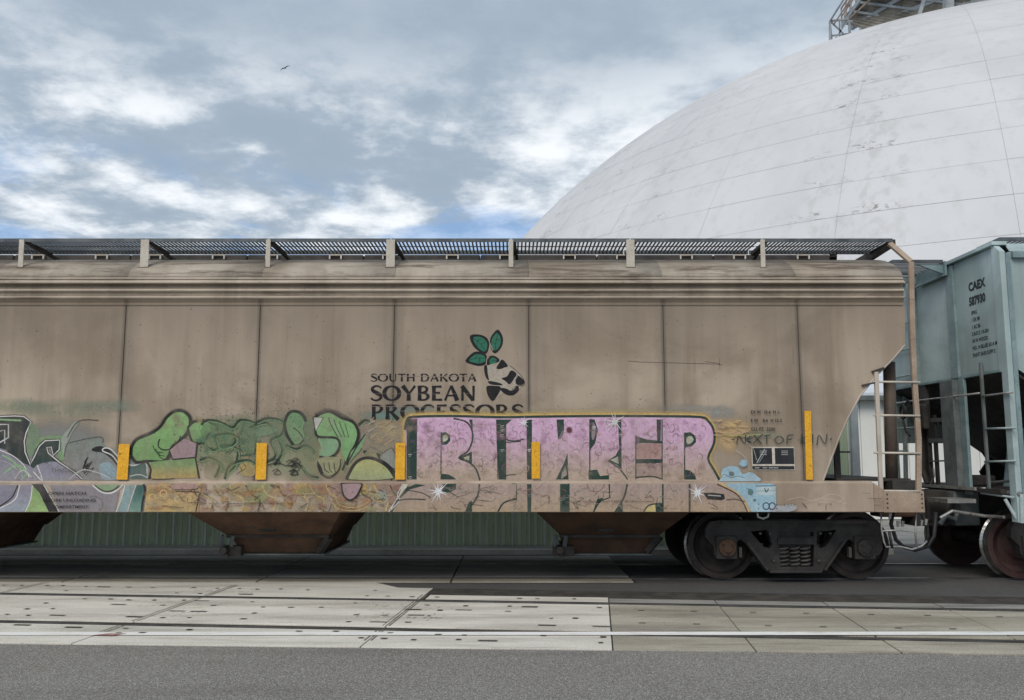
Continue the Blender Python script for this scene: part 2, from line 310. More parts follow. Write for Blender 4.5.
# ------------------------------------------------------------------ object helpers
WL = {}                                                     # world location of every root
def tag(o, label=None, cat=None, group=None, kind=None):
    if label: o['label'] = label
    if cat: o['category'] = cat
    if group: o['group'] = group
    if kind: o['kind'] = kind
    return o
def empty(name, loc):
    o = bpy.data.objects.new(name, None); COL.objects.link(o); o.location = loc; o.empty_display_size = .2
    WL[o.name] = Vector(loc); return o
def link(name, me, parent=None, origin=None):
    o = bpy.data.objects.new(name, me); COL.objects.link(o)
    if parent is not None: o.parent = parent
    return o
class MB:
    def __init__(s): s.v = []; s.f = []
    def add(s, vs, fs):
        k = len(s.v); s.v += [tuple(v) for v in vs]; s.f += [tuple(i + k for i in f) for f in fs]; return s
    def box(s, a, b):
        x0, y0, z0 = a; x1, y1, z1 = b
        return s.hexa([(x0, y0, z0), (x1, y0, z0), (x1, y1, z0), (x0, y1, z0)], [(x0, y0, z1), (x1, y0, z1), (x1, y1, z1), (x0, y1, z1)])
    def hexa(s, lo, hi):
        return s.add(list(lo) + list(hi), [(3, 2, 1, 0), (4, 5, 6, 7), (0, 1, 5, 4), (1, 2, 6, 5), (2, 3, 7, 6), (3, 0, 4, 7)])
    def bar(s, p, q, wx, wz=None, up=(0, 0, 1)):
        p = Vector(p); q = Vector(q); d = (q - p).normalized(); up = Vector(up)
        if abs(d.dot(up)) > .98: up = Vector((0, 1, 0))
        a = d.cross(up).normalized() * wx / 2; b = a.cross(d).normalized() * (wz or wx) / 2
        return s.hexa([p - a - b, p + a - b, p + a + b, p - a + b], [q - a - b, q + a - b, q + a + b, q - a + b])
    def tube(s, pts, r, n=8, caps=True):
        pts = [Vector(p) for p in pts]; k0 = len(s.v); rr = r if isinstance(r, (list, tuple)) else [r] * len(pts)
        prev = None
        for i, p in enumerate(pts):
            d = (pts[min(i + 1, len(pts) - 1)] - pts[max(i - 1, 0)]).normalized()
            a = prev - d * prev.dot(d) if prev is not None else d.orthogonal()
            if a.length < 1e-5: a = d.orthogonal()
            a.normalize(); prev = a; b = d.cross(a)
            for k in range(n):
                t = 2 * math.pi * k / n; s.v.append(tuple(p + (a * math.cos(t) + b * math.sin(t)) * rr[i]))
        for i in range(len(pts) - 1):
            for k in range(n):
                a0 = k0 + i * n + k; a1 = k0 + i * n + (k + 1) % n
                s.f.append((a0, a1, a1 + n, a0 + n))
        if caps:
            s.f.append(tuple(k0 + k for k in reversed(range(n)))); s.f.append(tuple(k0 + (len(pts) - 1) * n + k for k in range(n)))
        return s
    def lathe(s, prof, c, axis='y', n=40):
        """prof: (radius, offset along axis)"""
        k0 = len(s.v)
        for r, o in prof:
            for k in range(n):
                t = 2 * math.pi * k / n
                if axis == 'y': s.v.append((c[0] + r * math.cos(t), c[1] + o, c[2] + r * math.sin(t)))
                elif axis == 'z': s.v.append((c[0] + r * math.cos(t), c[1] + r * math.sin(t), c[2] + o))
                else: s.v.append((c[0] + o, c[1] + r * math.cos(t), c[2] + r * math.sin(t)))
        for i in range(len(prof) - 1):
            for k in range(n):
                a = k0 + i * n + k; b_ = k0 + i * n + (k + 1) % n
                s.f.append((a, b_, b_ + n, a + n))
        return s
    def prism(s, loops, fn0, fn1):
        """2-D loops (outer first, then holes) -> solid between fn0 and fn1"""
        ls = [[Vector((x, y, 0)) for x, y in L] for L in loops]
        flat = [p for L in ls for p in L]; tri = tessellate_polygon(ls); n = len(flat)
        vs = [fn0(p.x, p.y) for p in flat] + [fn1(p.x, p.y) for p in flat]
        fs = [tuple(t) for t in tri] + [tuple(i + n for i in reversed(t)) for t in tri]
        k = 0
        for L in ls:
            m = len(L)
            for i in range(m): a, b_ = k + i, k + (i + 1) % m; fs.append((a, b_, b_ + n, a + n))
            k += m
        return s.add(vs, fs)
    def extr_x(s, prof, x0, x1, seg=1):
        """open profile of (y,z) swept along x"""
        n = len(prof)
        vs = []
        for i in range(seg + 1):
            x = x0 + (x1 - x0) * i / seg; vs += [(x, y, z) for y, z in prof]
        fs = [(i * n + k, i * n + k + 1, (i + 1) * n + k + 1, (i + 1) * n + k) for i in range(seg) for k in range(n - 1)]
        return s.add(vs, fs)
    def build(s, name, m, parent=None, bevel=0, smooth=False, solid=0, origin=None):
        if origin is None:
            origin = WL.get(parent.name, Vector()) if parent is not None else Vector()
        me = bpy.data.meshes.new(name)
        me.from_pydata([(x - origin.x, y - origin.y, z - origin.z) for x, y, z in s.v], [], s.f); me.update()
        bm = bmesh.new(); bm.from_mesh(me); bmesh.ops.recalc_face_normals(bm, faces=bm.faces); bm.to_mesh(me); bm.free()
        me.materials.append(M[m] if isinstance(m, str) else m)
        if smooth:
            for p in me.polygons: p.use_smooth = True
        o = link(name, me, parent)
        if solid:
            md = o.modifiers.new('solid', 'SOLIDIFY'); md.thickness = solid; md.offset = 0
        if bevel:
            md = o.modifiers.new('bevel', 'BEVEL'); md.width = bevel; md.segments = 2; md.limit_method = 'ANGLE'
        if parent is not None: WL[o.name] = origin            # a part sits at its root's origin, so sub-parts share it
        else: WL[o.name] = Vector()
        return o
def copy_to(o, parent, loc=None):
    c = o.copy(); COL.objects.link(c); c.parent = parent
    if loc is not None: c.location = loc
    return c
def copy_tree(o, parent, dx):
    c = o.copy(); COL.objects.link(c); c.parent = parent; c.location = o.location + Vector(dx)
    for ch in [k for k in bpy.data.objects if k.parent == o]:
        d = ch.copy(); COL.objects.link(d); d.parent = c
    return c

# ================================================================== GROUND
def sheet(name, pts, z, m, kind='structure', parent=None, th=0):
    b = MB()
    if th: b.prism([[(p[0], p[1]) for p in pts]], lambda x, y: (x, y, z), lambda x, y: (x, y, z - th))
    else: b.add([(p[0], p[1], z) for p in pts], [tuple(range(len(pts)))])
    o = b.build(name, m, parent)
    if kind: tag(o, kind=kind)
    return o
sheet('ground', [(-900, -300), (900, -300), (900, 1500), (-900, 1500)], -.02, 'conc3')
T0 = onG(0, 622.2); T1 = onG(1024, 642.5)
td = (T1 - T0).normalized(); tn = Vector((-td.y, td.x, 0)); TO = T0 + td * ((-T0.x) / td.x)    # where the near rail crosses x = 0
def TR(a, b, z=0): q = TO + td * a + tn * b; return (q.x, q.y, z)
def t_of(u, v): q = onG(u, v) - TO; return q.dot(td), q.dot(tn)
# the two roads: coarse asphalt in front, smooth dark asphalt between and under the train
_e0 = onG(0, 644.3); _e1 = onG(1024, 655.6); _ed = (_e1 - _e0) / (_e1.x - _e0.x)
sheet('road', [_e0 - _ed * 60, _e1 + _ed * 60, (60, -60, 0), (-60, -60, 0)], 0.002, 'asphalt')
sheet('pavement', [(-60, -6, 0), (60, -6, 0), (60, 3.6, 0), (-60, 3.6, 0)], -.008, 'asphalt2')
bed = sheet('crossing_pavement', [_e0 - _ed * 10, _e1 + _ed * 10, TR(14, 2.42), TR(-14, 2.42)], -.004, 'filler')
NE0 = onG(0, 644.3); NE1 = onG(1024, 655.6)
def near_b(a):
    # distance from the near rail to the asphalt edge, which is not quite parallel to the track
    P0 = TO + td * a; ed = NE1 - NE0; t = ((P0 - NE0).x * ed.y - (P0 - NE0).y * ed.x) / (tn.x * ed.y - tn.y * ed.x)
    return -t
def panel_t(a0, a1, b0, b1, m, tilt=0):
    g = .006
    z = .010 + random.uniform(-.002, .003)
    pts = [TR(a0 + g, near_b(a0) + .01 if b0 < -.3 else b0), TR(a1 - g, near_b(a1) + .02 if b0 < -.3 else b0), TR(a1 - g, b1), TR(a0 + g, b1)]
    b = MB(); b.hexa([(p[0], p[1], -.05) for p in pts], [(p[0], p[1], z + random.uniform(-.001, .001)) for p in pts])
    return b.build('concrete_panel', m, bed, bevel=.004)
GA = (onG(0, 594.2) - TO).dot(tn) * .5 + (onG(1024, 610.8) - TO).dot(tn) * .5
aE = t_of(612, 640)[0]                                      # the end of the pale panels
cuts = [aE]
for u, v in ((401, 615), (166, 611)): cuts.append(t_of(u, v)[0])
L = cuts[1] - cuts[2]
while cuts[-1] > -13: cuts.append(cuts[-1] - L)
wear = [('field', -.585, -.082), ('gauge', .10, GA - .095)]
for i in range(len(cuts) - 1):
    a1, a0 = cuts[i], cuts[i + 1]
    for _, b0, b1 in wear: panel_t(a0, a1, b0, b1, 'conc')
    if i == 0:
        panel_t(a0 + .05, a1, GA + .05, GA + .36, 'conc')
    else:
        panel_t(a0, a1, GA + .05, GA + .84, 'conc')
cr = [aE]
for u, v in ((730, 620), (848, 619), (965, 618)): cr.append(t_of(u, v)[0])
while cr[-1] < 13: cr.append(cr[-1] + 1.17)
for i in range(len(cr) - 1):
    for _, b0, b1 in wear: panel_t(cr[i], cr[i + 1], b0, b1, 'conc2')
    panel_t(cr[i], cr[i + 1], GA + .05, GA + .30, 'conc3')
sheet('pavement', [TR(-14, GA + .86), TR(aE - L - .06, GA + .86), (onG(372, 585).x, -1.04, 0), (-14, -1.04, 0)], .004, 'conc')
# dark flat quads laid just above the panels to mark the lifting recesses
b = MB()
for i in range(len(cuts) - 1):
    for (ra, rb) in ((-.35, 1), (.35, 1), (.72, 1), (1.1, 1), (.12, 1)):
        pass
    a1, a0 = cuts[i], cuts[i + 1]
    for k in range(9):
        for bb in (-.42, -.2, .28, .62, .95, 1.22, GA + .2) + ((GA + .55,) if i else ()):
            if random.random() < .42: continue
            a = a0 + (k + .5) * (a1 - a0) / 9 + random.uniform(-.05, .05); q = bb + random.uniform(-.03, .03)
            ln = .16 if random.random() < .18 else random.uniform(.035, .06); wd = random.uniform(.012, .022)
            b.add([TR(a - ln / 2, q - wd, .0165), TR(a + ln / 2, q - wd, .0165), TR(a + ln / 2 + .01, q + wd, .0165), TR(a - ln / 2 + .01, q + wd, .0165)], [(0, 1, 2, 3)])
for i in range(len(cr) - 1):
    for bb in (.45, 1.1):
        for k in (.25, .7):
            a = cr[i] + (cr[i + 1] - cr[i]) * k + random.uniform(-.05, .05)
            b.add([TR(a - .03, bb - .012, .0165), TR(a + .03, bb - .012, .0165), TR(a + .03, bb + .012, .0165), TR(a - .03, bb + .012, .0165)], [(0, 1, 2, 3)])
tag(b.build('panel_recess_mark', 'filler', bed), kind='stuff')
b = MB()
for i in range(len(cuts) - 1):
    for side in (-1, 1):
        for k in range(26):
            a = cuts[i + 1] + side * random.uniform(.06, .42); q = random.choice((random.uniform(.3, .7), random.uniform(.8, 1.3), GA + random.uniform(.2, .6) if i else .5)); l_ = random.uniform(.02, .07); d_ = random.uniform(.02, .06)
            b.add([TR(a, q, .0148), TR(a + .006, q, .0148), TR(a + .006 + d_ * .5, q + l_, .0148), TR(a + d_ * .5, q + l_, .0148)], [(0, 1, 2, 3)])
    for off in (-.028, .028):   # tar bead either side of the joint
        for (b0_, b1_) in ((-.5, -.09), (.11, GA - .1), (GA + .06, GA + (.8 if i else .34))):
            b.add([TR(cuts[i + 1] + off - .005, b0_, .0148), TR(cuts[i + 1] + off + .005, b0_, .0148), TR(cuts[i + 1] + off + .005, b1_, .0148), TR(cuts[i + 1] + off - .005, b1_, .0148)], [(0, 1, 2, 3)])
M['scuff'] = worn('brown_tar_scuff', (.13, .10, .07), (.3, .26, .2), 9, rough=.9)
tag(b.build('joint_scuff', 'scuff', bed), kind='stuff')
# embedded rails of the near track
def rail_t(b0, name='embedded_rail'):
    m = MB()
    m.hexa([TR(-14, b0 - .042, -.05), TR(14, b0 - .042, -.05), TR(14, b0 + .036, -.05), TR(-14, b0 + .036, -.05)],
           [TR(-14, b0 - .034, .013), TR(14, b0 - .034, .013), TR(14, b0 + .028, .013), TR(-14, b0 + .028, .013)])
    return tag(m.build(name, 'rail'), kind='structure')
rail_t(0.0); rail_t(GA)
# worn white line painted across panels and rail
pl = [(onG(u, v).x, onG(u, v).y) for u, v in ((-560, 637.2), (1580, 636.6), (1580, 633.0), (-560, 634.4))]
b = MB(); N = 60
for i in range(N):
    q = [Vector((*pl[0], 0)).lerp(Vector((*pl[1], 0)), t) for t in (i / N, (i + 1) / N)] + [Vector((*pl[3], 0)).lerp(Vector((*pl[2], 0)), t) for t in ((i + 1) / N, i / N)]
    b.add([(p.x, p.y, .0155) for p in q], [(0, 1, 2, 3)])
tag(b.build('road_marking', 'line'), kind='structure')
# short worn red dash of survey paint on the near panels
M['redmark'] = worn('faded_red_paint', (.34, .15, .13), (.45, .33, .3), 12, rough=.8)
a, bq = t_of(94, 642)
b = MB().add([TR(a - .12, -.54, .018), TR(a + .06, -.54, .018), TR(a + .13, -.45, .018), TR(a - .02, -.45, .018)], [(0, 1, 2, 3)])
tag(b.build('road_marking', M['redmark']), kind='structure')
# the train's own track: panels under the car, then the rails
bed1 = sheet('track_pavement', [(-14, -1.035, 0), (onG(637, 582).x, -1.035, 0), (onG(620, 568).x, 1.9, 0), (-14, 1.9, 0)], -.005, 'filler')
xe = onG(632, 580).x; k = 0; xx = xe
while xx > -13:
    x0 = xx - 2.33 if k else onG(452, 580).x
    for (y0, y1) in ((-1.02, -.77), (-.60, .60), (.83, 1.72)):
        bb = MB().box((x0 + .01, y0, -.04), (xx - .01, y1, .008 + random.uniform(-.001, .002)))
        bb.build('concrete_panel', 'conc2' if y0 < -.9 else 'conc3', bed1, bevel=.003)
    xx = x0; k += 1
for y in (-.715, .715):
    bb = MB().box((-14, y - .034, -.05), (16, y + .034, .012))
    tag(bb.build('embedded_rail', 'rail'), kind='structure')
# kerb strip at the fence foot
b = MB().box((-30, 1.98, -.05), (5.9, 2.06, .075)); tag(b.build('kerb', 'conc'), kind='structure')
b = MB().box((-30, 2.063, -.05), (5.9, 2.9, .06)); tag(b.build('pavement_strip', 'conc3'), kind='structure')

# ================================================================== GREEN CORRUGATED FENCE
FY = 2.78; FX1 = xu(851, 470, FY); PIT = .265; FH = zv(405, FY)
fence = empty('corrugated_fence', (FX1, FY, .06))
tag(fence, 'long green corrugated metal fence with pale upright ribs behind the tan rail car', 'fence')
b = MB()
prof = [(0, 0), (.03, 0), (.045, .03), (.095, .03), (.11, 0), (.155, 0), (.165, .012), (.18, .012), (.19, 0), (.2649, 0)]
b.add([(x, FY - y, z) for x, y in prof for z in (.06, FH)], [(2 * i, 2 * i + 1, 2 * i + 3, 2 * i + 2) for i in range(9)])
pan = b.build('metal_sheet', 'greenpan', None, solid=.004); pan.parent = fence; pan.location = (-FX1 + 0, -FY, -.06)
rb = MB().box((.214, FY - .05, .06), (.234, FY - .004, FH + .01)).build('rib', 'greenrib', None); rb.parent = fence
nF = 84
for i in range(nF):
    x = FX1 - (i + 1) * PIT
    for o in ((pan, rb)):
        c = o if i == 0 else o.copy()
        if i: COL.objects.link(c); c.parent = fence
        c.location = (x - FX1 + (random.uniform(-.012, .012) if o is rb else 0), -FY + random.uniform(0, .004), -.06)
MB().box((FX1 - nF * PIT, FY - .05, FH + .012), (FX1, FY + .03, FH + .06)).build('top_rail', 'greyiron', fence)
b = MB().hexa([(FX1 - .02, FY - .08, .06), (FX1 + .13, FY - .08, .06), (FX1 + .13, FY + .06, .06), (FX1 - .02, FY + .06, .06)],
              [(FX1 + .02, FY - .08, FH + .12), (FX1 + .13, FY - .08, FH + .12), (FX1 + .13, FY + .06, FH + .12), (FX1 + .02, FY + .06, FH + .12)])
b.build('end_post', worn('pale_blue_post', (.42, .47, .5), (.52, .57, .6), 4, rough=.5), fence, bevel=.006)

# ================================================================== WHITE SHED BEHIND
BY = 9.5
shed = empty('storage_shed', (12, BY, 0))
tag(shed, 'low white clad shed with pale grey roof in the gap between the two rail cars', 'shed')
ez = zv(397, BY); bx0 = xu(790, 440, BY); bx1 = 24.0
n = 30; wdt = (bx1 - bx0) / n
for i in range(n):
    MB().box((bx0 + i * wdt + .008, BY - .03 - .006 * (i % 2), 0), (bx0 + (i + 1) * wdt - .008, BY, ez)).build('wall_panel', 'white', shed, bevel=.006)
MB().box((bx0 + .02, BY + .004, 0), (bx1 - .02, BY + 6, ez - .05)).build('wall', 'white', shed)
MB().box((bx0 - .2, BY - .32, ez - .10), (bx1 + .2, BY - .05, ez + .02)).build('gutter', 'greyiron', shed, bevel=.01)
rz = zv(368, BY + 1.8)
MB().hexa([(bx0 - .2, BY - .25, ez + .024), (bx1 + .2, BY - .25, ez + .024), (bx1 + .2, BY + 2.6, rz), (bx0 - .2, BY + 2.6, rz)],
          [(bx0 - .2, BY - .25, ez + .09), (bx1 + .2, BY - .25, ez + .09), (bx1 + .2, BY + 2.6, rz + .07), (bx0 - .2, BY + 2.6, rz + .07)]).build('roof', 'greyroof', shed)

# ================================================================== STORAGE DOME
DC = Vector((34.5, 54.0, -13.6)); DR = 45.9
dome = empty('storage_dome', (DC.x, DC.y, 0))
tag(dome, 'huge white weathered storage dome rising behind the rail cars', 'dome')
def dpt(az_, el, r=DR): return (DC.x + r * math.cos(el) * math.cos(az_), DC.y + r * math.cos(el) * math.sin(az_), DC.z + r * math.sin(el))
NG, el0, el1 = 40, math.asin(13.6 / DR), math.radians(83)
# rings chosen so that the courses show about as tall as in the photograph
els = [el0]; 
NR = 26
for i in range(1, NR + 1): els.append(el0 + (el1 - el0) * i / NR)
cen = math.atan2(CAMY - DC.y, 0 - DC.x); step = 2 * math.pi / NG
b = MB(); na, ne = 96, 30
vs = [dpt(2 * math.pi * i / na, el0 - .02 + (math.pi / 2 - el0) * j / ne, DR - .06) for j in range(ne + 1) for i in range(na)]
b.add(vs, [(j * na + i, j * na + (i + 1) % na, (j + 1) * na + (i + 1) % na, (j + 1) * na + i) for j in range(ne) for i in range(na)])
b.build('membrane', 'domejoint', dome, smooth=True)
rest = MB()
for g in range(NG):
    a0 = cen + math.radians(3.0) + (g - NG / 2) * step; a1 = a0 + step
    front = abs((a0 + a1) / 2 - cen) < math.radians(54)
    for r in range(NR):
        e0, e1 = els[r], els[r + 1]; lift = random.uniform(-.002, .002)
        ga = .004 / DR / math.cos((e0 + e1) / 2) ; ge = .007 / DR
        nn, mm = (4, 2)
        vs = [dpt(a0 + ga + (a1 - a0 - 2 * ga) * i / nn, e0 + ge + (e1 - e0 - 2 * ge) * j / mm, DR + lift) for j in range(mm + 1) for i in range(nn + 1)]
        fs = [(j * (nn + 1) + i, j * (nn + 1) + i + 1, (j + 1) * (nn + 1) + i + 1, (j + 1) * (nn + 1) + i) for j in range(mm) for i in range(nn)]
        if front and 2 <= r:
            MB().add(vs, fs).build('dome_panel', 'dome', dome, smooth=True)
        else: rest.add(vs, fs)
tag(rest.build('dome_panel', 'dome', dome, smooth=True), kind='stuff')

# ================================================================== CONVEYOR GALLERY ON THE DOME
gal = empty('conveyor_gallery', tuple(onY(855, 34, 34)))
tag(gal, 'steel truss conveyor gallery with plank deck and railings crossing the top of the dome', 'gallery')
def onD(u, v, D): q = ray(u, v); return Vector((q.x, q.y, q.z)) * (D / q.y) + Vector((0, CAMY, EYE))
DG = 52
A0, A1 = onD(868, 30, DG), onD(842, 24, DG + 4)             # far end, lower and upper edge of the deck
B0, B1 = onD(1130, -44, DG - 9), onD(905, -66, DG - 5)
NP = 34
M['plank'] = worn('weathered_timber_plank', (.13, .12, .10), (.24, .225, .19), 1.2, rough=.8)
M['galv'] = worn('galvanised_truss_steel', (.24, .27, .29), (.36, .39, .41), 1.2, rough=.55)
M['rustrail'] = worn('rusty_stair_rail', (.28, .2, .15), (.4, .33, .28), 1.2, rough=.7)
for i in range(NP):
    t0, t1 = (i + .08) / NP, (i + .86) / NP
    p = [A0.lerp(B0, t0), A0.lerp(B0, t1), A1.lerp(B1, t1), A1.lerp(B1, t0)]
    MB().hexa(p, [q + Vector((0, 0, .12)) for q in p]).build('deck_plank', 'plank', gal)
for t in (0, .3, .62, 1):
    s0 = A0.lerp(A1, t); s1 = B0.lerp(B1, t)
    MB().bar(s0 - Vector((0, 0, .16)), s1 - Vector((0, 0, .16)), .15, .26).build('beam', 'galv', gal)
for i in range(1, 9):
    t = i / 9
    MB().bar(A0.lerp(B0, t) - Vector((0, 0, .36)), A1.lerp(B1, t) - Vector((0, 0, .36)), .14).build('cross_beam', 'galv', gal)
up = Vector((0, 0, 1.15))
for (P0, P1, mt) in ((A1, B1, 'rustrail'), (A1.lerp(A0, .12), B1.lerp(B0, .10), 'galv')):
    MB().bar(P0 + up, P1 + up, .08).build('handrail', mt, gal); MB().bar(P0 + up * .5, P1 + up * .5, .07).build('handrail', mt, gal)
    for i in range(0, 13):
        q = P0.lerp(P1, i / 12); MB().bar(q, q + up, .08).build('post', mt, gal)
# end frame of the gallery, standing on the dome
fr = [onD(830, 46, DG + 2), onD(830, 21, DG + 2), onD(849, 19, DG + 2), onD(850, 40, DG + 2)]
for a_, b_ in ((0, 1), (1, 2), (2, 3), (0, 2), (1, 3)): MB().bar(fr[a_], fr[b_], .12 if abs(a_ - b_) == 1 else .08).build('end_frame', 'galv', gal)
mid_ = [(fr[0] + fr[3]) / 2, (fr[1] + fr[2]) / 2]; MB().bar(mid_[0], mid_[1], .08).build('end_frame', 'galv', gal)
bk = [p + Vector((1.0, 2.4, .2)) for p in fr]
for a_, b_ in ((0, 1), (1, 2), (2, 3), (0, 2)): MB().bar(bk[a_], bk[b_], .1).build('end_frame', 'galv', gal)
for k_ in (1, 2): MB().bar(fr[k_], bk[k_], .09).build('end_frame', 'galv', gal)
MB().bar(fr[1], B1 + up * 1.6, .09).build('stair_stringer', 'galv', gal)
MB().bar(fr[1] + Vector((.2, 0, -.3)), B1 + up * .9, .07).build('stair_stringer', 'rustrail', gal)
MB().bar(fr[2], B1.lerp(B0, .2) + up * .4, .09).build('stair_stringer', 'rustrail', gal)
for u, v0, v1, wd in ((948, 16, -30, .42), (917, 22, -4, .16), (941, 14, 2, .1)):
    MB().bar(onD(u, v0, DG - 4), onD(u + (1 if wd > .3 else 8), v1, DG - 4), wd * 1.1).build('leg', 'galv', gal)

# ================================================================== BIRDS
def bird(u, v, D, span, roll, label):
    c = onD(u, v, D); o = Vector(c); b = MB()
    def P(x, y, z):
        x, z = x * math.cos(roll) - z * math.sin(roll), x * math.sin(roll) + z * math.cos(roll)
        return (c.x + x * span, c.y + y * span, c.z + z * span)
    b.tube([P(0, -.16, 0), P(0, -.1, 0), P(0, 0, 0), P(0, .12, 0), P(0, .22, 0)], [.01 * span, .035 * span, .05 * span, .035 * span, .01 * span], 8)
    for s in (-1, 1):
        top = [P(0, -.06, .02), P(.22 * s, -.10, .06), P(.5 * s, .04, .01), P(.24 * s, .04, .055), P(0, .07, .02)]
        bot = [(x, y, z - .022 * span) for x, y, z in top]
        b.add(top + bot, [(0, 1, 3, 4), (1, 2, 3), (5, 6, 8, 9), (6, 7, 8), (0, 1, 6, 5), (1, 2, 7, 6), (2, 3, 8, 7), (3, 4, 9, 8)])
    m = b.build('bird', 'bird', origin=o); m.location = c
    tag(m, label, 'bird')
bird(285, 68, 62, .85, math.radians(28), 'small dark gull gliding below the clouds left of the dome')
bird(611, -1, 70, .8, math.radians(-10), 'tiny dark bird at the very top edge of the sky nearer the dome')

# ================================================================== TAN COVERED HOPPER CAR
car = empty('hopper_car', (-4.4, 0, 0))
tag(car, 'long tan covered hopper rail car with pink and green graffiti and SOYBEAN PROCESSORS lettering', 'rail car')
XL = -13.3
zS, zB = zv(481.5, SIDEY), zv(512, SILLY)                   # top and bottom of the sill
zT = zv(305, SIDEY)                                         # top of side sheets
XR = xu(905, 320, SIDEY)
def PS(u, v, off=0): q = onY(u, v, SIDEY - off); return (q.x, q.y, q.z)
seams = [SEAM0 + SEAMP * k for k in range(-5, 6)]
edges = [XL] + seams + [None]
# backing shell (dark in the joints) and the slope at the right end
slope = [(905, 306), (905, 345), (893, 359), (877, 375), (860, 396), (847, 420), (838, 441), (823, 481)]
sl = [(PS(u, v)[0], PS(u, v)[2]) for u, v in slope]
bx = sl[-1][0]
body = [(XL, zS - .02), (XL, zT)] + sl
body[-1] = (bx, zS - .02)
MB().prism([body], lambda x, z: (x, SIDEY + .014, z), lambda x, z: (x, SIDEY + .03, z)).build('shell', 'joint', car)
MB().prism([body], lambda x, z: (x, -SIDEY, z), lambda x, z: (x, -SIDEY - .02, z)).build('shell', 'tan', car)
# end slope sheet between the two sides
b = MB()
pts = sl[1:]
b.add([(x - .015, y, z) for x, z in pts for y in (SIDEY + .0305, -SIDEY - .0205)], [(2 * i, 2 * i + 1, 2 * i + 3, 2 * i + 2) for i in range(len(pts) - 1)])
b.build('slope_sheet', 'tan', car, solid=.008)
MB().box((sl[0][0] - .03, SIDEY + .035, sl[1][1]), (sl[0][0] - .012, -SIDEY - .03, zT + .3)).build('end_sheet', 'tan', car)
g = .004
for i in range(len(seams)):
    x0, x1 = edges[i], edges[i + 1]
    MB().box((x0 + g, SIDEY, zS), (x1 - g, SIDEY + .012, zT)).build('side_panel', 'side', car, bevel=.003)
last = [(seams[-1] + g, zS), (seams[-1] + g, zT)] + [(x, min(z, zT)) for x, z in sl]
last[-1] = (bx, zS)
MB().prism([last], lambda x, z: (x, SIDEY, z), lambda x, z: (x, SIDEY + .012, z)).build('side_panel', 'side', car)
# rolled flange along the sloping edge
b = MB(); b.tube([(x, SIDEY + .006, z) for x, z in sl[1:]], .012, 6); b.build('edge_flange', 'tan', car)
# top chord: stacked folded strips with narrow lips
z_ = lambda v: zv(v, SIDEY)
XC = xu(903, 290, SIDEY)
segx = 12
def strip(name, prof, m): return MB().extr_x(prof, XL, XC, segx).build(name, m, car, solid=.006)
strip('top_chord', [(SIDEY - .006, z_(305.4)), (SIDEY - .012, z_(303.5)), (SIDEY + .01, z_(302.6)), (SIDEY - .016, z_(299.0))], 'side')
strip('chord_lip', [(SIDEY - .020, z_(299)), (SIDEY - .036, z_(298.0)), (SIDEY - .032, z_(297.4)), (SIDEY - .012, z_(296.6))], 'lip')
strip('top_chord', [(SIDEY - .004, z_(296.4)), (SIDEY - .002, z_(292.4))], 'chord')
strip('chord_lip', [(SIDEY - .006, z_(292.2)), (SIDEY - .034, z_(291.0)), (SIDEY - .030, z_(290.3)), (SIDEY - .016, z_(289.3))], 'lip')
strip('top_chord', [(SIDEY - .008, z_(289)), (SIDEY + .012, z_(284.4))], 'chord')
strip('chord_lip', [(SIDEY - .002, z_(284.2)), (SIDEY - .064, z_(283.6)), (SIDEY - .058, z_(282.2)), (SIDEY - .02, z_(281.0)), (SIDEY - .012, z_(279.6)), (SIDEY - .03, z_(279.2)), (SIDEY + .0, z_(277.6))], 'lip')
# arched roof sheets, one per bay
za = z_(277.2)
def vproj(Y, z):
    d = Y - CAMY; h = z - EYE; return 350 - F * (h * cp - d * sp_) / (d * cp + h * sp_)
zc = za + .3
while min(vproj(SIDEY * math.cos(t * .05), za + (zc - za) * math.sin(t * .05) ** 1.25) for t in range(1, 31)) > 260.2: zc += .004

rp = []
for k in range(13):
    t = k / 12 * math.pi / 2
    rp.append((SIDEY * math.cos(t) if k < 12 else 0, za + (zc - za) * math.sin(t) ** 1.25))
rp_full = rp + [(-y, z) for y, z in rp[-2::-1]]
XRR = xu(903, 283, SIDEY)
for i in range(len(seams) + 1):
    x0 = edges[i]; x1 = seams[i] if i < len(seams) else XRR
    MB().extr_x(rp_full, x0 + .001, x1 - .001).build('roof_sheet', 'roof', car, solid=.008, smooth=True)
cap = [(y, z) for y, z in rp_full] 
MB().prism([cap + [(-SIDEY, zT), (SIDEY + .03, zT)]], lambda y, z: (XRR - .012, y * .995, z), lambda y, z: (XRR - .03, y * .995, z)).build('roof_end', 'tan', car)
MB().box((XL, -SIDEY - .03, zT), (XRR, -SIDEY, za)).build('top_chord', 'chord', car)
def roofz(Y):
    for (y0, z0), (y1, z1) in zip(rp, rp[1:]):
        if y0 <= Y <= y1: return z0 + (z1 - z0) * (Y - y0) / (y1 - y0 + 1e-9)
    return zc
# hatches along the crown
hz = roofz(-.35)
HT = zv(254.5, -.34)
hx = XL + .4
while hx < 3.2:
    h = MB().box((hx, -.34, hz - .06), (hx + 1.553, .34, HT)).build('roof_hatch', 'dark', car, bevel=.02)
    for dx in (.25, 1.1):
        bb = MB(); xq = hx + dx; yq = -.36; zq = HT - .02
        bb.box((xq, yq - .02, zq), (xq + .17, yq, zq + .018)); bb.box((xq, yq - .02, zq - .05), (xq + .018, yq, zq - .002)); bb.box((xq + .152, yq - .02, zq - .05), (xq + .17, yq, zq - .002))
        bb.build('hatch_latch', 'post', h)
    hx += 1.56
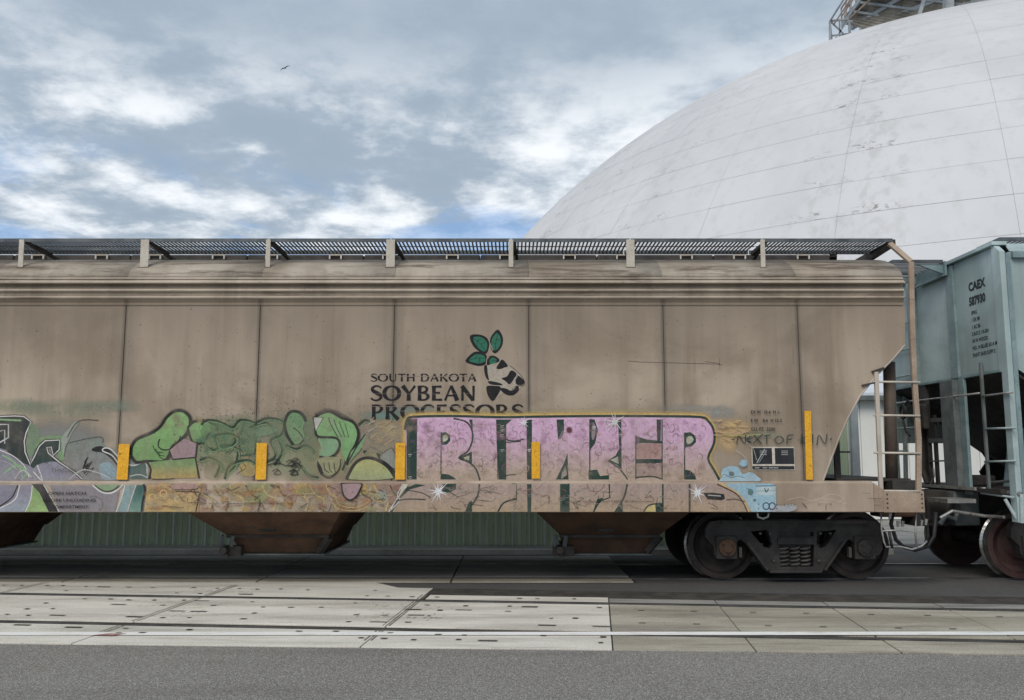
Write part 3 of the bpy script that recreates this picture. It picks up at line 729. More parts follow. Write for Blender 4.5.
# roofwalk gratings
RWY0, RWY1 = -1.46, -.86
rwz = zv(241.0, RWY0)
def grating(x0, x1, y0, y1, z, pitch=.047, along='y'):
    bb = MB()
    bb.box((x0, y0 - .008, z - .012), (x1, y0 + .008, z + .03)); bb.box((x0, y1 - .008, z - .02), (x1, y1 + .008, z + .03))
    bb.box((x0 + .001, (y0 + y1) / 2 - .004, z), (x1 - .001, (y0 + y1) / 2 + .004, z + .012))
    k = x0 + pitch / 2
    while k < x1 - .01:
        bb.hexa([(k, y0 + .01, z), (k + .019, y0 + .01, z), (k + .019, y1 - .01, z), (k, y1 - .01, z)], [(k, y0 + .01, z + .011), (k + .019, y0 + .01, z + .011), (k + .019, y1 - .01, z + .011), (k, y1 - .01, z + .011)])
        k += pitch
    return tag(bb.build('roofwalk', 'grate', car), kind='stuff')
sx = [xu(u, 255, -1.52) for u in (19, 143, 267, 390, 511, 631, 764)]; wds = [.06, .10, .055, .105, .055, .10, .055]
pitchx = (sx[5] - sx[0]) / 5
while sx[0] - pitchx > XL: sx.insert(0, sx[0] - pitchx); wds.insert(0, .10 if wds[0] < .08 else .06)
XW = xu(893, 241, RWY0)
ed = [XL] + sx + [XW]
for x0, x1 in zip(ed, ed[1:]): grating(x0 + .006, x1 - .006, RWY0, RWY1, rwz)
for x0, x1 in zip(ed[::2], ed[2::2] + [XW]): grating(x0 + .006, x1 - .006, .60, 1.2, rwz, .11)
# transverse end platform
grating(XW - .95, XW - .3, -.59, .59, rwz - .16, .06)
YFT = SIDEY + .02
while vproj(YFT, roofz(YFT)) > 267.5 and YFT < -1.2: YFT += .005
for x, wd in zip(sx, wds):
    yb = YFT; zb = roofz(yb) - .005
    MB().hexa([(x - wd / 2, yb - .012, zb), (x + wd / 2, yb - .012, zb), (x + wd / 2, yb, zb), (x - wd / 2, yb, zb)],
              [(x - wd / 2, RWY0 - .03, rwz + .012), (x + wd / 2, RWY0 - .03, rwz + .012), (x + wd / 2, RWY0 - .018, rwz + .012), (x - wd / 2, RWY0 - .018, rwz + .012)]).build('roofwalk_bracket', 'post', car, bevel=.003)
    MB().box((x - wd / 2 - .008, yb - .02, zb - .035), (x + wd / 2 + .008, yb + .02, zb + .006)).build('bracket_foot', 'rust', car)
    bb = MB().bar((x + .04, RWY0 + .02, rwz - .02), (x + .04, RWY1 - .04, rwz - .035), .05, .03)
    bb.bar((x + .04, RWY0 + .02, rwz - .02), (x + .08, RWY1 + .1, roofz(RWY1) + .02), .035)
    bb.build('roofwalk_brace', 'dark', car)
MB().hexa([(XW - .03, RWY0, rwz - .06), (XW + .03, RWY0, rwz - .06), (XW + .03, .6, rwz - .14), (XW - .03, .6, rwz - .14)], [(XW - .03, RWY0, rwz + .02), (XW + .03, RWY0, rwz + .02), (XW + .03, .6, rwz + .02), (XW - .03, .6, rwz + .02)]).build('roofwalk_brace', 'dark', car)
MB().bar((XW - .5, RWY1, rwz - .03), (XW - .1, .3, rwz - .12), .09, .05).build('roofwalk_brace', 'dark', car)
# side sill
b = MB(); XSR = xu(873, 484, SILLY)
XS2 = xu(885, 500, SILLY)
zl = zv(482.7, SILLY)
prof = [(SILLY + .10, zB + .012), (SILLY + .006, zB), (SILLY, zB + .006), (SILLY, zl - .008), (SILLY + .008, zl), (SIDEY - .004, zS + .004), (SIDEY + .06, zS + .004)]
b = MB().extr_x(prof, XL, XSR, 20)
b.build('side_sill', 'sill', car, solid=.006)
MB().extr_x([(-y, z) for y, z in prof], XL, XSR, 2).build('side_sill', 'sill', car, solid=.006)
zm = zv(490, SILLY)
MB().prism([[(XSR + .004, zB), (XSR + .004, zl), (XS2, zm), (XS2, zB)]], lambda x, z: (x, SILLY - .003, z), lambda x, z: (x, SILLY + .02, z)).build('side_sill', 'pinktan', car, bevel=.003)
XE = xu(924, 500, SILLY)
ep = MB().box((XS2 - .02, SILLY - .011, zB - .005), (XE, SILLY + .0, zv(491, SILLY))).build('end_sill', 'pinktan', car, bevel=.004)
MB().box((XS2 + .02, SILLY + .05, zB + .03), (XE, -SILLY - .05, zB + .22)).build('end_sill', 'rust', car, bevel=.01)
bb = MB()
for k in range(4):
    zq = zB + .05 + k * .05
    bb.lathe([(0, -.008), (.009, -.008), (.009, .004)], (XE - .03, SILLY - .012, zq), 'y', 8)
    bb.lathe([(0, -.008), (.009, -.008), (.009, .004)], (XS2 + .02, SILLY - .012, zq), 'y', 8)
tag(bb.build('rivet', 'dark', ep), kind='stuff')
# dark deck edge over the end sill & box under ladder
MB().box((xu(835, 481, -1.4), -1.45, zS + .0), (XE - .05, 1.45, zS + .03)).build('end_platform', 'dark', car)
MB().box((xu(889, 485, -1.5), -1.60, zv(495, -1.5)), (xu(914, 485, -1.5), -1.3, zv(480, -1.5))).build('step_box', 'dark', car, bevel=.01)
# centre sill
MB().box((XL, -.2, zB + .02), (XE + .25, .2, zB + .2)).build('centre_sill', 'rust', car)
# hopper bays
def bay(uc, ul, ur, m='rust', lo=None):
    YT, YB = -1.18, -.62
    x0, x1 = xu(ul, 512, SILLY), xu(ur, 512, SILLY)
    c = (x0 + x1) / 2
    zt = zB + .03; zm_ = zv(536, -.95); zl_ = zv(553, -.8)
    m0, m1 = (xu(lo[0], 536, -.95), xu(lo[1], 536, -.95)) if lo else (c - .62, c + .55)
    h = MB().hexa([(m0, -.95, zm_), (m1, -.95, zm_), (m1, .95, zm_), (m0, .95, zm_)], [(x0, -1.5, zt), (x1, -1.5, zt), (x1, 1.1, zt), (x0, 1.1, zt)]).build('discharge_hopper', m, car)
    MB().hexa([(m0 + .1, -.8, zl_), (m1 - .1, -.8, zl_), (m1 - .1, .8, zl_), (m0 + .1, .8, zl_)], [(m0 + .02, -.90, zm_ - .004), (m1 - .02, -.90, zm_ - .004), (m1 - .02, .9, zm_ - .004), (m0 + .02, .9, zm_ - .004)]).build('outlet_box', m, h)
    MB().box((m0 + .06, -.84, zl_ - .025), (m1 - .06, .84, zl_ - .003)).build('gate_frame', 'greyiron', h, bevel=.004)
    MB().bar((m0 - .02, -.97, zm_ + .0), (m1 + .02, -.97, zm_ + .0), .035).build('flange', 'dark', h)
    bb = MB().box((m0 - .10, -.98, zl_ - .02), (m0 + .16, -.85, zl_ + .10)); bb.tube([(m0 - .02, -1.1, zl_ + .06), (m0 - .02, -.8, zl_ + .06)], .045, 12)
    bb.tube([(m0 - .0, -1.06, zl_ - .005), (m0 - .0, -1.0, zl_ - .005)], .03, 10); bb.build('gate_crank', 'dark', h, bevel=.006)
    for dx in (-.08, .04): MB().bar((m0 + .02 + dx, -1.0, zm_ + .01), (m0 + dx + .0, -.98, zl_ + .1), .035).build('gate_bracket', 'greyiron', h)
    MB().bar((m1 + .02, -.96, zm_ - .01), (m1 - .12, -.86, zl_ + .02), .07).build('gate_arm', 'dark', h)
    sc_ = MB(); sc_.bar((c - .2, -1.13, zm_ + .1), (c - .2, -1.2, zt - .03), .05, .03); sc_.box((c - .15, -1.10, zm_ + .06), (c + .05, -1.02, zm_ + .16)); sc_.build('vibrator_bracket', 'dark', h, bevel=.008)
bay(0, -200, -36, lo=(-150, -36)); bay(0, 176, 340, lo=(229, 328)); bay(0, 533, 698, lo=(561, 658))
for dx in (-3.55,): 
    u0 = -160 - 350; bay(0, u0, u0 + 190)
# ---------------------------------------------------------------- trucks
def truck(parent, xc, rightwheel_red=False, first_x=None):
    wb = 1.655; R_ = .405
    zc_ = R_ + .012
    x0, x1 = xc - wb / 2, xc + wb / 2
    bol = MB().box((xc - .22, -1.02, zc_ - .02), (xc + .22, 1.02, zc_ + .2)).build('truck_bolster', 'truckiron', parent, bevel=.02)
    for x in (x0, x1):
        MB().tube([(x, -1.05, zc_), (x, 1.05, zc_)], .085, 16).build('axle', 'truckiron', bol)
        for s in (-1, 1):
            prof = [(.10, .11), (.15, .075), (.19, .03), (.26, .012), (.32, .03), (.345, .075), (R_, .068)]
            tread = [(R_, .068), (R_ + .003, -.05), (R_ + .028, -.066), (R_ + .024, -.085)]
            back = [(R_ + .024, -.085), (.32, -.085), (.2, -.045), (.1, -.08)]
            ww = MB().lathe([(r, o * s * 1.0) for r, o in prof], (x, s * .755, zc_), 'y', 56)
            ww.lathe([(r, o * s) for r, o in back], (x, s * .755, zc_), 'y', 56)
            ww.build('wheel', 'redwheel' if rightwheel_red else 'wheel', bol, smooth=False)
            MB().lathe([(r, o * s) for r, o in tread], (x, s * .755, zc_), 'y', 56).build('wheel_tread', 'tread', bol, smooth=False)
    for s in (-1, 1):
        Y0 = s * 1.0
        def T(px, py): # outline traced in the plane of the near side frame, centred on the truck
            return ((px - 614) / 4.452 / 80.6, (272 - py) / 4.452 / 80.6 + zc_ - .185)
        outer = [(228, 165), (232, 125), (250, 98), (300, 90), (930, 90), (972, 98), (988, 125), (992, 215), (975, 240), (880, 240), (872, 190), (850, 172), (826, 190), (738, 300), (715, 316), (505, 316), (482, 300), (402, 190), (380, 172), (356, 190), (350, 240), (268, 240), (262, 200)]
        h1 = [(425, 140), (497, 133), (517, 195), (505, 210), (480, 205)]; h2 = [(715, 140), (797, 133), (745, 205), (722, 210), (708, 195)]
        h3 = [(543, 140), (697, 140), (697, 160), (543, 160)]; h4 = [(543, 196), (697, 196), (690, 288), (550, 288)]
        loops = [[T(*q) for q in L_] for L_ in (outer, h1, h2, h3, h4)]
        sf = MB().prism(loops, lambda x, z: (xc + x, Y0 - .06, z), lambda x, z: (xc + x, Y0 + .06, z)).build('side_frame', 'truckiron', bol, bevel=.012)
        rim = MB()
        for (q0, q1) in (((300, 100), (930, 100)), ((405, 180), (490, 300)), ((825, 180), (735, 300)), ((500, 306), (720, 306))):
            a_, c_ = T(*q0), T(*q1); rim.bar((xc + a_[0], Y0 + s * .075, a_[1]), (xc + c_[0], Y0 + s * .075, c_[1]), .03, .045, up=(0, 1, 0))
        rim.build('frame_rib', 'truckiron', bol)
        MB().box((xc - .21, Y0 - .085, T(0, 195)[1]), (xc + .21, Y0 + .085, T(0, 165)[1])).build('bolster_end', 'truckiron', bol, bevel=.01)
        for k in range(3):
            cx_ = xc - .13 + k * .13; zb0, zb1 = T(0, 290)[1], T(0, 198)[1]
            pts = [(cx_ + .058 * math.cos(t * .7854), Y0 + s * .02 + .058 * math.sin(t * .7854), zb0 + (zb1 - zb0) * t / 44) for t in range(45)]
            MB().tube(pts, .013, 6).build('spring', 'spring', bol, smooth=True)
        for x in (x0, x1):
            MB().box((x - .125, Y0 - .1, zc_ - .14), (x + .125, Y0 + .1, zc_ + .135)).build('journal_box', 'truckiron', bol, bevel=.015)
            cp_ = MB().lathe([(0, .16), (.05, .16), (.075, .145), (.10, .14), (.105, .10), (.12, .095), (.12, .0)], (x, s * 1.0, zc_), 'y', 24) if s > 0 else MB().lathe([(0, -.16), (.05, -.16), (.075, -.145), (.10, -.14), (.105, -.10), (.12, -.095), (.12, 0)], (x, -1.0, zc_), 'y', 24)
            cp_.build('bearing_cap', 'rust' if (x == x0) else 'truckiron', bol)
            for k in range(3):
                t = k * 2.094 + .5; MB().lathe([(0, s * .165), (.017, s * .165), (.017, s * .13)], (x + .06 * math.cos(t), s * 1.0, zc_ + .06 * math.sin(t)), 'y', 8).build('cap_bolt', 'dark', bol)
        for x, sg in ((x0, 1), (x1, -1)):
            MB().box((x + sg * .17 - .016, Y0 + s * .04 - .03, zc_ - .12), (x + sg * .17 + .016, Y0 + s * .04 + .03, zc_ - .0)).build('wear_tag', 'spring', bol)
    MB().tube([(x0 + .3, -.72, zc_ - .12), (xc, -.74, zc_ - .17), (x1 - .3, -.72, zc_ - .12)], .018, 8).build('brake_rod', 'greyiron', bol)
    for s in (-1, 1):
        for k_, (bx_, bz_) in enumerate(((-.42, .165), (-.30, .165), (.30, .165), (.42, .165), (-.27, -.155), (.27, -.155))):
            MB().lathe([(0, s * .03), (.016, s * .03), (.016, 0)], (xc + bx_, s * 1.065, zc_ + bz_), 'y', 8).build('frame_bolt', 'spring', bol)
    MB().box((x0 + .05, -.9, zc_ + .12), (x0 + .12, .9, zc_ + .2)).build('brake_beam', 'dark', bol)
    MB().box((x1 - .12, -.9, zc_ + .12), (x1 - .05, .9, zc_ + .2)).build('brake_beam', 'dark', bol)
    MB().box((xc - .45, -.35, zc_ + .203), (xc + .45, .35, zB - .01)).build('centre_plate', 'dark', bol)
    return bol
xt = (xu(721, 545, -.755) + xu(853, 545, -.755)) / 2
tk = truck(car, xt)
copy_tree(tk, car, (-11.4 - xt, 0, 0))
# ---------------------------------------------------------------- right end: ladder, posts, brake rods
YL = SILLY + .02
def px(u, v, Y=None): q = onY(u, v, YL if Y is None else Y); return (q.x, q.y, q.z)
endpost = MB()
path = [(898, 244), (911, 262), (911.5, 300), (912.5, 340), (914.5, 382), (918.5, 440), (918.5, 492)]
pts = [px(u, v) for u, v in path]; pts[0] = (pts[0][0] - .02, RWY0 + .02, zv(243, RWY0))
for p, q in zip(pts, pts[1:]): endpost.bar(p, q, .058, .045, up=(0, 1, 0))
endpost.build('end_post', 'pinktan', car, bevel=.004)
lad = MB(); lad.bar(px(876, 372), px(881, 492), .045, .04, up=(0, 1, 0)); lad = lad.build('ladder', 'tan', car, bevel=.003)
for v in (382, 415.5, 453, 491): 
    MB().tube([px(874, v - .3), px(920, v + .3, YL - .03)], .0125, 8).build('rung', 'post', lad, smooth=True)
MB().tube([px(889, 362, -1.3), px(892, 492, -1.3)], .07, 14).build('support_pipe', worn('dark_brown_pipe', (.075, .055, .045), (.12, .09, .07), 3, rough=.6), car, smooth=True)
MB().bar(px(836, 440, -1.2), px(838, 482, -1.2), .07, .04).build('support_strut', 'dark', car)
MB().bar(px(832, 452, -1.2), px(850, 452, -1.2), .02).build('support_strut', 'dark', car)
MB().bar(px(862, 385.5), px(878, 382), .02).build('ladder_bracket', 'dark', car)
MB().bar(px(872, 372), px(884, 368), .025).build('ladder_bracket', 'dark', car)
# far-side ladder of the tan car
l2 = MB().bar(px(904, 372, 1.5), px(906, 486, 1.5), .05).build('ladder', 'bluegrey', car)
for v in (388, 418, 451): MB().tube([px(886, v, 1.5), px(908, v, 1.5)], .012, 6).build('rung', 'post', l2)
# brake rods, hose and coupler under the end
b = MB()
Yr = -1.5
def tb(pts, r, m, name, Y=Yr, parent=car): return MB().tube([px(u, v, Y) for u, v in pts], r, 8).build(name, m, parent, smooth=True)
tb([(881, 511), (881.5, 529), (884, 542), (886, 547), (900, 546.5), (912, 549.5), (922, 546), (927, 541)], .011, 'steel', 'brake_rod')
tb([(882, 531), (900, 530), (915, 532), (917, 548)], .011, 'steel', 'brake_rod')
tb([(917, 548), (915.5, 530), (916, 511)], .010, 'steel', 'brake_rod')
tb([(889, 531), (892, 548)], .018, 'hose', 'air_hose')
tb([(893, 512), (891, 524), (896, 540), (904, 547), (915, 550), (928, 546), (934, 536), (936, 512)], .024, 'hose', 'air_hose', -1.3)
tb([(925, 545), (928, 536), (927, 526), (922, 514)], .02, 'hose', 'air_hose', -1.35)
for u, v in ((890, 516), (898, 524), (902.5, 524), (921.5, 523), (926, 522)):
    q = px(u, v, -1.4); MB().tube([(q[0] - .005, q[1], q[2] - .035), (q[0] + .005, q[1], q[2] + .035)], [.014, .022], 8).build('gladhand', 'steel', car)
tb([(757, 511), (758, 517), (763, 519), (768, 517), (769, 511)], .013, 'greyiron', 'tow_loop', SILLY + .02)
cpl = MB().box((XE + .1, -.16, zB - .16), (XE + .75, .16, zB + .1)).build('coupler', 'rust', car, bevel=.03)
MB().hexa([(XE + .68, -.26, zB - .22), (XE + 1.05, -.22, zB - .22), (XE + 1.05, .22, zB - .22), (XE + .68, .26, zB - .22)], [(XE + .68, -.26, zB + .12), (XE + 1.05, -.22, zB + .12), (XE + 1.05, .22, zB + .12), (XE + .68, .26, zB + .12)]).build('knuckle', 'dark', cpl, bevel=.04)
# yellow reflector strips
for u0, v0, u1, v1, tl in ((120, 444, 129, 479.5, -.5), (257.5, 443, 266.5, 479.5, 0), (396, 443, 405, 479.5, 0), (531.5, 442, 540, 478.5, 0), (803.5, 411, 813, 479.5, -1.2)):
    q0 = PS(u0, v0); q1 = PS(u1, v1)
    MB().prism([[(q0[0], q0[2]), (q1[0], q0[2]), (q1[0] + tl * .01, q1[2]), (q0[0] + tl * .01, q1[2])]], lambda x, z: (x, SIDEY - .028, z), lambda x, z: (x, SIDEY - .032, z)).build('reflector_strip', 'yellow', car)
for k in (-1, -2, -3):
    MB().box((SEAM0 + SEAMP * k - .05, SIDEY - .016, zS + .02), (SEAM0 + SEAMP * k + .05, SIDEY - .012, zS + .44)).build('reflector_strip', 'yellow', car)
# consolidated stencil plates
pz = MB(); 
def plate(u0, v0, u1, v1, m, off, name, par=car):
    q0 = PS(u0, v0, off); q1 = PS(u1, v1, off)
    return MB().box((q0[0], SIDEY - off - .002, q1[2]), (q1[0], SIDEY - off, q0[2])).build(name, m, par)
fr_ = plate(751.3, 446.8, 795, 470.2, 'post', .0045, 'stencil_plate')
plate(752.3, 448, 772.3, 464, 'black', .0065, 'plate_field', fr_); plate(774.7, 448, 794.3, 464, 'black', .0065, 'plate_field', fr_); plate(752.3, 466, 794.3, 469.5, 'black', .0065, 'plate_field', fr_)

# ================================================================== FLAT PAINT: graffiti, logo and stencils
# shapes are drawn in side-elevation units and laid on the side sheet or the sill as paint
class Paint:
    def __init__(s): s.parts = []; s.n = 0
    def put(s, verts, faces, cols, layer=None):
        if layer is None: s.n += 1; layer = s.n
        s.parts.append((verts, faces, cols, layer))
    def fill(s, pts, col, col2=None, a=1.0, layer=None, smooth=0, feather=0):
        if smooth: pts = cr_closed(pts, smooth)
        tri = tessellate_polygon([[Vector((x, y, 0)) for x, y in pts]])
        bm = bmesh.new(); vv = [bm.verts.new((x, y, 0)) for x, y in pts]
        for t in tri:
            try: bm.faces.new([vv[i] for i in t])
            except ValueError: pass
        ys = [y for _, y in pts]; y0, y1 = min(ys), max(ys)
        if col2:
            k = 1; N_ = max(2, min(8, int((y1 - y0) / 6)))
            for i in range(1, N_):
                bmesh.ops.bisect_plane(bm, geom=bm.verts[:] + bm.edges[:] + bm.faces[:], plane_co=(0, y0 + (y1 - y0) * i / N_, 0), plane_no=(0, 1, 0))
        bm.verts.index_update()
        V_ = [(v.co.x, v.co.y) for v in bm.verts]; Fs = [tuple(v.index for v in f.verts) for f in bm.faces]; bm.free()
        C_ = []
        for x, y in V_:
            t = (y - y0) / (y1 - y0 + 1e-6)
            c = tuple(col[i] + (col2[i] - col[i]) * min(1, max(0, (t - .25) * 1.6)) for i in range(3)) if col2 else col
            C_.append((*c, a))
        s.put(V_, Fs, C_, layer)
        if feather:
            s.line(pts + [pts[0]], feather, col2 or col, a * .6, layer=(layer or s.n))
    def line(s, pts, w_, col, a=1.0, smooth=0, soft=.35, layer=None, taper=False):
        if smooth and len(pts) > 2: pts = cr_open(pts, smooth)
        n = len(pts); V_, Fs, C_ = [], [], []
        for i, (x, y) in enumerate(pts):
            x0, y0 = pts[max(0, i - 1)]; x1, y1 = pts[min(n - 1, i + 1)]
            dx, dy = x1 - x0, y1 - y0; l = math.hypot(dx, dy) or 1; nx, ny = -dy / l, dx / l
            ww = (w_[i] if isinstance(w_, (list, tuple)) else w_) / 2
            if taper: ww *= max(.15, math.sin(math.pi * (i + .3) / (n - .4)))
            for k, al in ((-1 , 0), (-max(0, 1 - soft / max(ww, .01)), 1), (max(0, 1 - soft / max(ww, .01)), 1), (1, 0)):
                e = ww + soft * .5 if abs(k) == 1 else ww
                V_.append((x + nx * k * e, y + ny * k * e)); C_.append((*col, a * al))
            if i:
                for k in range(3): q = (i - 1) * 4 + k; Fs.append((q, q + 1, q + 5, q + 4))
        s.put(V_, Fs, C_, layer)
    def blob(s, x, y, rx, ry, col, a=1.0, n=14, soft=.5, jit=.15, layer=None):
        V_ = [(x, y)]; C_ = [(*col, a)]; Fs = []
        ph = [1 + random.uniform(-jit, jit) for _ in range(n)]
        for rr, al in ((1 - soft, 1), (1, 0)):
            for k in range(n):
                t = 2 * math.pi * k / n; V_.append((x + rx * rr * ph[k] * math.cos(t), y + ry * rr * ph[k] * math.sin(t))); C_.append((*col, a * al))
        for k in range(n):
            j = (k + 1) % n; Fs.append((0, 1 + k, 1 + j)); Fs.append((1 + k, 1 + n + k, 1 + n + j, 1 + j))
        s.put(V_, Fs, C_, layer)
    def dots(s, box, n_, r, col, a=.9, poly=None):
        s.n += 1; V_, Fs, C_ = [], [], []
        for _ in range(n_):
            x = random.uniform(box[0], box[2]); y = random.uniform(box[1], box[3])
            rr = random.uniform(*r); k = len(V_); m_ = 5
            for j in range(m_):
                t = 2 * math.pi * j / m_ + random.random(); q = rr * random.uniform(.5, 1.3)
                V_.append((x + q * math.cos(t), y + q * math.sin(t))); C_.append((*col, a))
            Fs.append(tuple(range(k, k + m_)))
        s.parts.append((V_, Fs, C_, s.n))
    def text(s, txt, x, y, h, col, a=1.0, sx_=1.0, shear=0.0, sp=1.0, bold=0):
        cu = bpy.data.curves.new('t', 'FONT'); cu.body = txt; cu.size = 1; cu.space_character = sp; cu.offset = bold; cu.resolution_u = 3
        ob = bpy.data.objects.new('t', cu); COL.objects.link(ob); me = ob.to_mesh()
        V_ = [(x + (v.co.x * sx_ + v.co.y * shear) * h / .7, y - v.co.y * h / .7) for v in me.vertices]
        Fs = [tuple(p.vertices) for p in me.polygons]; ob.to_mesh_clear(); bpy.data.objects.remove(ob); bpy.data.curves.remove(cu)
        s.put(V_, Fs, [(*col, a)] * len(V_))
        return max(v[0] for v in V_) if V_ else x
    def build(s, name, m, parent, mapf=None, base=.006, step=.00003, label=None):
        """laid on side sheet above the sill line, on the sill below it"""
        V3, F3, C3 = [], [], []
        for (V_, Fs, C_, layer) in s.parts:
            if mapf:
                k = len(V3)
                V3 += [mapf(x, y, base + layer * step) for x, y in V_]; C3 += C_; F3 += [tuple(i + k for i in f) for f in Fs]; continue
            ys = [v[1] for v in V_]
            for reg, (lo, hi) in (('side', (0, 481.2)), ('sill', (482.8, 511.6))):
                if max(ys) < lo or min(ys) > hi: continue
                bm = bmesh.new(); L_ = bm.loops.layers.float_color.new('c')
                vv = [bm.verts.new((x, y, 0)) for x, y in V_]
                for f in Fs:
                    try: ff = bm.faces.new([vv[i] for i in f])
                    except ValueError: continue
                    for lp, i in zip(ff.loops, f): lp[L_] = C_[i]
                for co, no in ((lo, -1), (hi, 1)):
                    if min(ys) < lo or max(ys) > hi:
                        bmesh.ops.bisect_plane(bm, geom=bm.verts[:] + bm.edges[:] + bm.faces[:], plane_co=(0, co, 0), plane_no=(0, no, 0), clear_outer=True)
                YY = (SIDEY if reg == 'side' else SILLY) - base - layer * step
                for f in bm.faces:
                    k = len(V3)
                    for lp in f.loops:
                        # unit -> plane of the sheet itself (offset only thickens the coat)
                        q = onY(lp.vert.co.x, lp.vert.co.y, SIDEY if reg == 'side' else SILLY)
                        V3.append((q.x, YY, q.z)); C3.append(tuple(lp[L_]))
                    F3.append(tuple(range(k, k + len(f.verts))))
                bm.free()
        if not V3: return None
        org = WL.get(parent.name, Vector())
        me = bpy.data.meshes.new(name); me.from_pydata([(x - org.x, y - org.y, z - org.z) for x, y, z in V3], [], F3)
        at = me.color_attributes.new('col', 'FLOAT_COLOR', 'POINT')
        for i, c in enumerate(C3): at.data[i].color = c
        me.materials.append(M[m]); o = link(name, me, parent); WL[o.name] = org
        if label: o['label'] = label
        return o
def cr_pt(p0, p1, p2, p3, t):
    return tuple(.5 * (2 * p1[i] + (p2[i] - p0[i]) * t + (2 * p0[i] - 5 * p1[i] + 4 * p2[i] - p3[i]) * t * t + (3 * p1[i] - p0[i] - 3 * p2[i] + p3[i]) * t ** 3) for i in (0, 1))
def cr_open(p, k):
    o = []
    for i in range(len(p) - 1):
        a = p[max(0, i - 1)]; d = p[min(len(p) - 1, i + 2)]
        o += [cr_pt(a, p[i], p[i + 1], d, j / k) for j in range(k)]
    return o + [p[-1]]
def cr_closed(p, k):
    n = len(p); return [cr_pt(p[i - 1], p[i], p[(i + 1) % n], p[(i + 2) % n], j / k) for i in range(n) for j in range(k)]
def c4(L_): return [(x / 4, 390 + y / 4) for x, y in L_]
def c5(L_): return [(256 + x / 4, 390 + y / 4) for x, y in L_]
def c6(L_): return [(512 + x / 4, 390 + y / 4) for x, y in L_]
DG_ = (.022, .05, .04); BK = (.02, .02, .022); WH = (.70, .70, .68); PK = (.66, .43, .60); PK2 = (.47, .36, .29)
VIO = (.235, .225, .275); GR = (.16, .30, .12); GRD = (.10, .20, .10); OR = (.55, .36, .14); LB = (.32, .50, .60); TEAL = (.05, .13, .12)
# ---- logo lettering: flared stencil capitals as drawn strokes
TK, TN = .27, .13
GL = {
 'S': (.66, [([(.62, .17), (.48, .04), (.28, .03), (.12, .17), (.16, .34), (.36, .48), (.56, .62), (.60, .80), (.44, .96), (.22, .97), (.04, .84)], [.12, .12, .14, .2, .26, .28, .26, .2, .14, .12, .14])]),
 'O': (.98, [([(.49 + .42 * math.cos(t * .3142), .5 + .46 * math.sin(t * .3142)) for t in range(21)], [.10 + .2 * abs(math.cos(t * .3142)) ** 1.3 for t in range(21)])]),
 'U': (.86, [([(.16, 0), (.16, .6), (.24, .88), (.46, .96), (.64, .86), (.7, .6), (.7, 0)], [.3, .25, .2, .13, .12, .12, .16])]),
 'T': (.74, [([(.37, 0), (.37, .45), (.37, 1)], [.3, .24, .32]), ([(.0, .07), (.37, .055), (.74, .07)], [.17, .12, .17])]),
 'H': (.88, [([(.15, 0), (.15, .5), (.15, 1)], [.3, .24, .3]), ([(.73, 0), (.73, .5), (.73, 1)], [.3, .24, .3]), ([(.15, .5), (.73, .5)], .12)]),
 'D': (.90, [([(.15, 0), (.15, .5), (.15, 1)], [.3, .24, .3]), ([(.1, .05), (.4, .04), (.68, .16), (.78, .5), (.68, .84), (.4, .96), (.1, .95)], [.12, .12, .2, .27, .2, .12, .12])]),
 'A': (.86, [([(.42, 0), (.24, .5), (.07, 1)], [.13, .13, .17]), ([(.42, 0), (.60, .5), (.76, 1)], [.2, .27, .32]), ([(.2, .66), (.62, .66)], .11)]),
 'K': (.84, [([(.15, 0), (.15, .5), (.15, 1)], [.3, .24, .3]), ([(.74, 0), (.28, .5)], [.18, .12]), ([(.3, .45), (.52, .7), (.76, 1)], [.16, .25, .33])]),
 'Y': (.80, [([(.06, 0), (.24, .28), (.40, .52)], [.32, .27, .2]), ([(.76, 0), (.42, .54)], [.18, .12]), ([(.40, .48), (.40, 1)], [.24, .3])]),
 'B': (.74, [([(.15, 0), (.15, .5), (.15, 1)], [.3, .24, .3]), ([(.1, .05), (.4, .05), (.56, .2), (.48, .4), (.2, .47)], [.12, .12, .22, .16, .11]), ([(.2, .47), (.5, .52), (.63, .74), (.46, .94), (.1, .95)], [.11, .16, .25, .13, .12])]),
 'E': (.64, [([(.15, 0), (.15, .5), (.15, 1)], [.3, .24, .3]), ([(.1, .06), (.58, .06)], [.12, .17]), ([(.1, .48), (.5, .48)], [.12, .16]), ([(.1, .94), (.62, .94)], [.12, .18])]),
 'N': (.90, [([(.13, 0), (.13, 1)], [.16, .18]), ([(.1, .02), (.42, .5), (.74, .98)], [.3, .28, .26]), ([(.76, 0), (.76, 1)], [.18, .14])]),
 'P': (.68, [([(.15, 0), (.15, .5), (.15, 1)], [.3, .24, .32]), ([(.1, .05), (.42, .06), (.57, .27), (.42, .5), (.16, .53)], [.12, .14, .26, .14, .11])]),
 'R': (.80, [([(.15, 0), (.15, .5), (.15, 1)], [.3, .24, .32]), ([(.1, .05), (.42, .06), (.56, .25), (.42, .46), (.16, .5)], [.12, .14, .25, .14, .11]), ([(.32, .48), (.52, .74), (.74, 1)], [.18, .26, .3])]),
 'C': (.78, [([(.74, .18), (.56, .05), (.32, .06), (.14, .28), (.11, .52), (.2, .8), (.42, .96), (.62, .93), (.75, .82)], [.14, .12, .16, .25, .29, .24, .14, .12, .12])]),
 ' ': (.36, []),
}
